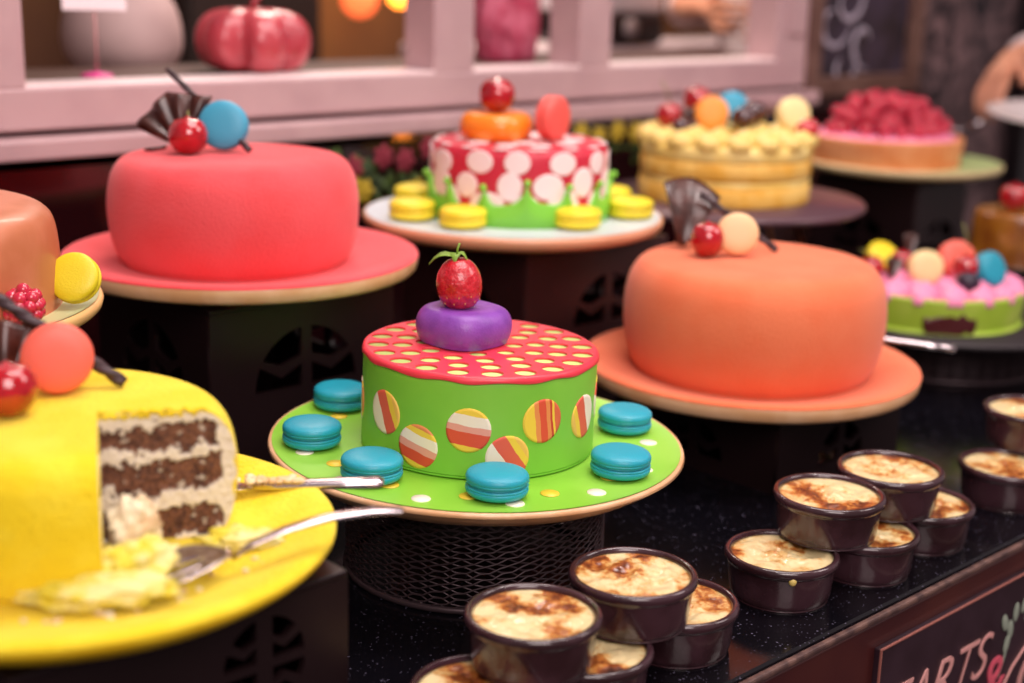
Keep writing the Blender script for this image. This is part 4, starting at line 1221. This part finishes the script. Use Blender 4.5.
# cabinet and panels at the kitchen wall
single('dark_cabinet', MB().box((0, 0, 0), (0.36, 0.35, 2.2), 0.01).box((-0.088, -0.18, 0.1), (0.165, 0.015, 1.9), 0.004).box((0.088, -0.18, 0.1), (0.165, 0.015, 1.9), 0.004),
       mat('cabinet_dark', '#2a1a16', 0.5), 'tall dark cabinet behind the pumpkin ornament', 'cabinet', (1.03, 2.38, 1.1))
m_lamp = mat('lamp_glow', '#ff9a3c', 0.5, emit='#ff8a2a', estr=9)
m_lampd = mat('lamp_glow_soft', '#ff7a4a', 0.5, emit='#ff6a38', estr=2.2)
for lb, x, z_, m_, r_ in (('dim orange globe lamp, left one above the middle of the window', 1.47, 0.425, m_lampd, 0.045),
                   ('bright orange globe lamp beside the dim one', 1.60, 0.435, m_lamp, 0.030),
                   ('bright orange globe lamp seen through the right opening', 2.50, 0.440, m_lamp, 0.042)):
    l_ = thing('globe_lamp', lb, 'lamp', at(x, 2.40, z_), group='globe lamps hanging in the kitchen')
    part('globe', MB().ell((0, 0, 0), r_, seg=20, rings=12), m_, l_)
    part('cord', MB().tube([(0, 0, r_), (0, 0, 1.4)], 0.003, 6), m_wire, l_)

# pink flowered bag in the narrow opening
pb = thing('pink_bouquet', 'crumpled deep pink wrapped bundle standing in the narrow window opening', 'bouquet', at(0.79, 1.12, zs))
mb = MB(); lumpy(mb, (0, 0, 0.09), (0.055, 0.045, 0.13), 0.22, seed=3, seg=64, rings=40)
for i in range(len(mb.v)): mb.v[i].z = max(0.0, mb.v[i].z)
part('wrapping', mb, mat('pink_wrap', '#b43c5a', 0.5, bump=0.6, bscale=40, col2='#cf6a84', cscale=30), pb)

# shelf, grill oven in the right opening
single('white_shelf', MB().box((0, 0, 0), (1.1, 0.30, 0.03), 0.004).box((0, 0.05, -0.615), (1.0, 0.20, 1.20)), mat('white_laminate', '#d8c4c8', 0.5), 'white worktop unit behind the right window opening', 'worktop', at(1.75, 1.75, 0.33))
ov = thing('toaster_oven', 'dark rounded appliance on the white worktop behind the right opening', 'oven', at(1.62, 1.70, 0.3455))
part('housing', MB().box((0, 0, 0.040), (0.22, 0.20, 0.072), 0.018, seg=4), mat('oven_black', '#20181c', 0.3), ov)
part('badge', MB().lathe([(0, 0), (0.022, 0), (0.022, 0.004), (0, 0.004)], 24, M=Matrix.Translation((-0.01, -0.101, 0.040)) @ Matrix.Rotation(R(90), 4, 'X')), mat('grey_badge', '#9a8a8c', 0.4), ov)
for sx in (-1, 1):
    part('foot', MB().lathe([(0, 0), (0.012, 0), (0.012, 0.006), (0, 0.006)], 16, M=Matrix.Translation((sx*0.08, 0, -0.001))), mat('oven_black', '#20181c', 0.3), ov)
single('white_box', MB().box((0, 0, 0.03), (0.24, 0.16, 0.06), 0.006), mat('box_white', '#d9cfd4', 0.5), 'white carton on top of the dark rounded appliance', 'box', at(1.62, 1.70, 0.4215))

# ------------------------------------------------------------------ people
def skin_body(name, chains, m, parent, loc=None, sub=1):
    """chains: list of [(co, radius), ...]; a chain may start at an existing co"""
    vs = []; es = []; rad = []; idx = {}
    for ch in chains:
        prev = None
        for co, r in ch:
            key = tuple(round(c, 4) for c in co)
            if key not in idx:
                idx[key] = len(vs); vs.append(co); rad.append(r)
            i = idx[key]
            if prev is not None: es.append((prev, i))
            prev = i
    me = bpy.data.meshes.new(name); me.from_pydata(vs, es, [])
    o = link(name, me, m, parent, loc)
    sk = o.modifiers.new('skin', 'SKIN'); sk.use_smooth_shade = True
    for i, r in enumerate(rad):
        sv_ = me.skin_vertices[0].data[i]
        rr = r if hasattr(r, '__len__') else (r, r)
        sv_.radius = rr; sv_.use_root = (i == 0)
    ss = o.modifiers.new('sub', 'SUBSURF'); ss.levels = sub; ss.render_levels = sub+1
    return o

m_skin = mat('skin', '#d99a7c', 0.5, sss=0.15, col2='#d28f72', cscale=20)
m_shirt = mat('dark_shirt', '#4a2a2e', 0.8)
m_cuff = mat('white_cuff', '#e2cfd2', 0.7)
m_hair = mat('dark_hair', '#241612', 0.6)
m_trouser = mat('dark_trousers', '#1e1a22', 0.8)

def hand_chain(wrist, palm_dir, side, up_, s=1.0, curl=0.6):
    """palm and five fingers; returns chains. side = direction of the thumb"""
    d = Vector(palm_dir).normalized(); sd_ = Vector(side).normalized(); n_ = Vector(up_).normalized()
    w = Vector(wrist); ch = []
    pc_ = w+d*0.045*s
    ch.append([(tuple(w), 0.024*s), (tuple(pc_), (0.030*s, 0.017*s))])
    for k, (o_, L_) in enumerate(((0.029, 0.070), (0.010, 0.079), (-0.010, 0.074), (-0.028, 0.058))):
        kn_ = w+d*0.088*s+sd_*o_*s
        p1 = kn_+(d*math.cos(curl*0.5)-n_*math.sin(curl*0.5))*L_*0.45*s
        p2 = p1+(d*math.cos(curl*1.4)-n_*math.sin(curl*1.4))*L_*0.32*s
        p3 = p2+(d*math.cos(curl*2.2)-n_*math.sin(curl*2.2))*L_*0.25*s
        ch.append([(tuple(pc_), (0.030*s, 0.017*s)), (tuple(kn_), 0.0100*s), (tuple(p1), 0.0090*s), (tuple(p2), 0.0080*s), (tuple(p3), 0.0065*s)])
    t0 = w+d*0.030*s+sd_*0.030*s-n_*0.004
    t1 = t0+(d*0.6+sd_*0.75-n_*0.3).normalized()*0.034*s
    t2 = t1+(d*0.9+sd_*0.2-n_*0.4).normalized()*0.028*s
    ch.append([(tuple(w), 0.024*s), (tuple(t0), 0.013*s), (tuple(t1), 0.0105*s), (tuple(t2), 0.0080*s)])
    return ch

def person(label, base, face, handsL, handsR, shirt, sleeve_to=0.7, cuffs=True, hair_m=None):
    """base: floor point; face: unit facing direction; hands: (elbow, wrist, dir, side, up) in world coordinates"""
    b = Vector(base); f = Vector(face).normalized(); s_ = Vector((f.y, -f.x, 0))      # s_ = the person's right
    t = thing('person', label, 'person', b)
    def P(r, fw, z_): return tuple((s_*r+f*fw+Vector((0, 0, z_))))
    chains = []
    pel = (P(0, 0, 0.93), (0.15, 0.10))
    ches = (P(0, 0.01, 1.25), (0.15, 0.105)); nb = (P(0, 0.0, 1.42), (0.075, 0.06))
    chains.append([pel, (P(0, 0.005, 1.08), (0.13, 0.09)), ches, nb, (P(0, 0.01, 1.49), 0.052), (P(0, 0.02, 1.56), (0.070, 0.080)), (P(0, 0.015, 1.64), (0.078, 0.092)), (P(0, 0.01, 1.70), (0.055, 0.062))])
    for sg_ in (-1, 1):
        chains.append([pel, (P(sg_*0.09, 0, 0.86), 0.085), (P(sg_*0.10, 0.01, 0.48), 0.058), (P(sg_*0.10, -0.01, 0.10), 0.040), (P(sg_*0.10, 0.03, 0.035), 0.035), (P(sg_*0.11, 0.15, 0.028), 0.028)])
    sleeves = []
    for sg_, hd_ in ((1, handsR), (-1, handsL)):
        sh = (P(sg_*0.165, 0, 1.37), 0.055)
        el = tuple(Vector(hd_[0])-b); wr = tuple(Vector(hd_[1])-b)
        mid = tuple((Vector(el)+Vector(wr))/2)
        chains.append([ches, sh, (el, 0.040), (mid, 0.034), (wr, 0.024)])
        chains += hand_chain(wr, hd_[2], hd_[3], hd_[4])
        m1 = Vector(el).lerp(Vector(wr), sleeve_to)
        sleeves.append((sh[0], el, tuple(m1), sg_))
    skin_body('body', chains, m_skin, t, None, 1)
    tr = []
    tr.append([(P(0, 0, 0.95), (0.165, 0.115)), (P(0, 0, 0.88), (0.16, 0.115))])
    for sg_ in (-1, 1):
        tr.append([(P(0, 0, 0.88), (0.16, 0.115)), (P(sg_*0.09, 0, 0.82), 0.098), (P(sg_*0.10, 0.01, 0.48), 0.073), (P(sg_*0.10, -0.01, 0.10), 0.058)])
    skin_body('trousers', tr, m_trouser, t)
    shc = [[(P(0, 0, 0.94), (0.17, 0.12)), (P(0, 0.005, 1.08), (0.145, 0.105)), (P(0, 0.01, 1.25), (0.165, 0.12)), (P(0, 0, 1.41), (0.085, 0.072))]]
    for sh_, el_, m1_, sg_ in sleeves:
        shc.append([(P(0, 0.01, 1.25), (0.165, 0.12)), (sh_, 0.070), (el_, 0.054), (m1_, 0.044)])
    skin_body('shirt', shc, shirt, t)
    if cuffs:
        for sh_, el_, m1_, sg_ in sleeves:
            dd = (Vector(m1_)-Vector(el_)).normalized()
            part('cuff', MB().tube([Vector(m1_), Vector(m1_)+dd*0.05], [0.044, 0.040], 18), m_cuff, t)
    hr = MB()
    hr.ell(P(0, -0.012, 1.665), (0.098, 0.098, 0.095), seg=28, rings=18)
    for i in range(len(hr.v)):
        v = hr.v[i]; w_ = (v-Vector(P(0, 0.0, 0))).dot(f)
        if w_ > 0.045 and v.z < 1.70: v -= f*(w_-0.045)
    part('hair', hr, hair_m or m_hair, t)
    for sg_ in (-1, 1):
        part('eye', MB().ell(P(sg_*0.032, 0.098, 1.615), 0.010, seg=12, rings=8), mat('eye_dark', '#2a1c18', 0.2), t)
        part('ear', MB().ell(P(sg_*0.084, 0.005, 1.60), (0.014, 0.018, 0.028), seg=12, rings=8), m_skin, t)
        part('shoe', MB().ell(P(sg_*0.105, 0.06, 0.045), (0.055, 0.055, 0.044) if abs(f.x) < 0.1 else (0.11, 0.055, 0.044), seg=16, rings=10), m_hair, t)
    part('nose', MB().ell(P(0, 0.110, 1.590), (0.012, 0.014, 0.02), seg=12, rings=8), m_skin, t)
    part('mouth', MB().ell(P(0, 0.098, 1.550), (0.022, 0.010, 0.006), seg=12, rings=8), mat('lip', '#b05a50', 0.4), t)
    return t

# guest on the right: only a hand shows
person('person at the counter end, only a hand holding a metal server shows', (2.12, 0.60, 0), (-1, 0.12, 0),
       ((2.02, 0.42, 1.16), (1.86, 0.50, CT+0.262), (-0.80, 0.55, 0.05), (0.5, 0.8, 0.1), (0, 0, -1)),
       ((2.06, 0.86, 1.27), (1.842, 0.812, CT+0.362), (-0.86, -0.10, -0.48), (-0.25, -0.85, 0.2), (-0.4, 0.1, 0.9)), m_shirt, 0.35)
# white plate in the other hand
wp = thing('white_plate', 'white plate held over the counter at the right edge', 'plate', at(1.640, 0.610, 0.268), tuple(Matrix.Rotation(R(6), 4, RT).to_euler()))
part('plate_body', MB().lathe([(0, 0), (0.06, 0), (0.064, 0.004), (0.105, 0.012), (0.119, 0.016), (0.121, 0.0185), (0.117, 0.019), (0.09, 0.014), (0.06, 0.0085), (0, 0.008)], 64), m_white, wp)
# baker behind the right opening
person('person in a white top behind the right window opening, forearms bare', (1.98, 1.42, 0), (-0.80, -0.55, 0),
       ((1.95, 1.28, 1.30), (1.77, 1.22, 1.31), (-0.9, 0.2, -0.2), (0, 0.4, 0.9), (0.2, -0.9, 0.2)),
       ((1.80, 1.62, 1.33), (1.66, 1.42, 1.335), (-0.6, -0.75, -0.1), (0, 0.1, 1), (-0.7, 0.6, 0)), m_cuff, 0.1, False)

# pieces of parts sit under their part
def under(child, parent):
    for c in list(bpy.data.objects):
        if c.parent is None or c.name.split('.')[0] != child: continue
        for q_ in list(c.parent.children):
            if q_.name.split('.')[0] == parent and q_.location.length < 1e-6 and q_ is not c:
                c.parent = q_; break
for ch_, pa_ in (('seeds', 'flesh'), ('edge_strip', 'worktop'), ('piped_cream', 'pink_cream'), ('chalk_scrollwork', 'board'), ('lettering', 'board'), ('ampersand', 'board'),
                 ('hexagon_outline', 'board'), ('flower_sprig', 'board'), ('badge', 'housing'), ('crumb_smear', 'blade'), ('cuff', 'shirt'), ('jam_smear', 'tart_shell'),
                 ('piped_pink_cream', 'pink_filling'), ('white_spots', 'red_cover'), ('custard_drip', 'dish'), ('stem', 'fruit'), ('flower', 'leaves')):
    under(ch_, pa_)

# the green dotted plate leans a little on its basket, with all that stands on it
bpy.context.view_layer.update()
piv = at(P_C[0], P_C[1], P_C[2]-0.026)
TL = Matrix.Translation(piv+Vector((0, 0, 0.0024))) @ Matrix.Rotation(R(1.2), 4, VD) @ Matrix.Translation(-piv)
for o in list(bpy.data.objects):
    if o.parent is None and o.get('category') in ('plate', 'cake', 'sweet', 'strawberry', 'macaron') and (o.location.xy-piv.xy).length < 0.17 and piv.z-0.002 < o.location.z < piv.z+0.2:
        o.matrix_world = TL @ o.matrix_world

# ------------------------------------------------------------------ light
def area(name, loc, size, power, color, target, sy=None):
    l_ = bpy.data.lights.new(name, 'AREA'); l_.energy = power; l_.color = color; l_.size = size
    if sy: l_.shape = 'RECTANGLE'; l_.size_y = sy
    o = bpy.data.objects.new(name, l_); C.objects.link(o); o.location = loc
    d = Vector(target)-Vector(loc); o.rotation_euler = d.to_track_quat('-Z', 'Y').to_euler()
    return o
area('ceiling_light', (0.3, 0.1, 2.6), 1.1, 26, (1.0, 0.86, 0.84), (0.3, 0.35, 0.9))
area('ceiling_light', (-0.9, -1.2, 2.2), 1.0, 29, (1.0, 0.84, 0.82), (0.1, 0.5, 1.0))
area('ceiling_light', (1.5, -0.9, 2.5), 0.8, 16, (1.0, 0.85, 0.82), (0.8, 0.5, 1.0))
for x_, y_ in ((-0.5, -0.2), (0.5, -0.3), (0.0, 0.5), (1.1, 0.3)):
    sp_ = bpy.data.lights.new('ceiling_spot', 'SPOT'); sp_.energy = 8; sp_.spot_size = R(75); sp_.spot_blend = 0.6; sp_.shadow_soft_size = 0.05; sp_.color = (1, 0.88, 0.82)
    o = bpy.data.objects.new('ceiling_spot', sp_); C.objects.link(o); o.location = (x_, y_, 2.6)
area('kitchen_light', (1.2, 1.8, 2.6), 0.8, 45, (1.0, 0.82, 0.70), (1.2, 1.9, 0.8))
w = bpy.data.worlds.new('room_light'); scene.world = w; w.use_nodes = True
w.node_tree.nodes['Background'].inputs[0].default_value = (0.56, 0.45, 0.46, 1)
w.node_tree.nodes['Background'].inputs[1].default_value = 0.55

# ------------------------------------------------------------------ camera
cam = bpy.data.cameras.new('camera'); co = bpy.data.objects.new('camera', cam); C.objects.link(co)
cam.sensor_width = 36; cam.lens = 50
rt3 = Vector((0.73039, -0.68256, 0.02533)); up3 = Vector((0.15425, 0.20096, 0.96738)); fw3 = Vector((0.66538, 0.70266, -0.25207))
M = Matrix((rt3, up3, -fw3)).transposed().to_4x4()
M.translation = Vector((-0.78063, -0.57068, 0.503+CT))
co.matrix_world = M
cam.dof.use_dof = True; cam.dof.focus_distance = 1.13; cam.dof.aperture_fstop = 2.8
cam.clip_start = 0.05
scene.camera = co
scene.view_settings.view_transform = 'Standard'; scene.view_settings.look = 'None'
scene.view_settings.gamma = 1; scene.view_settings.exposure = -0.12; scene.view_settings.use_curve_mapping = False
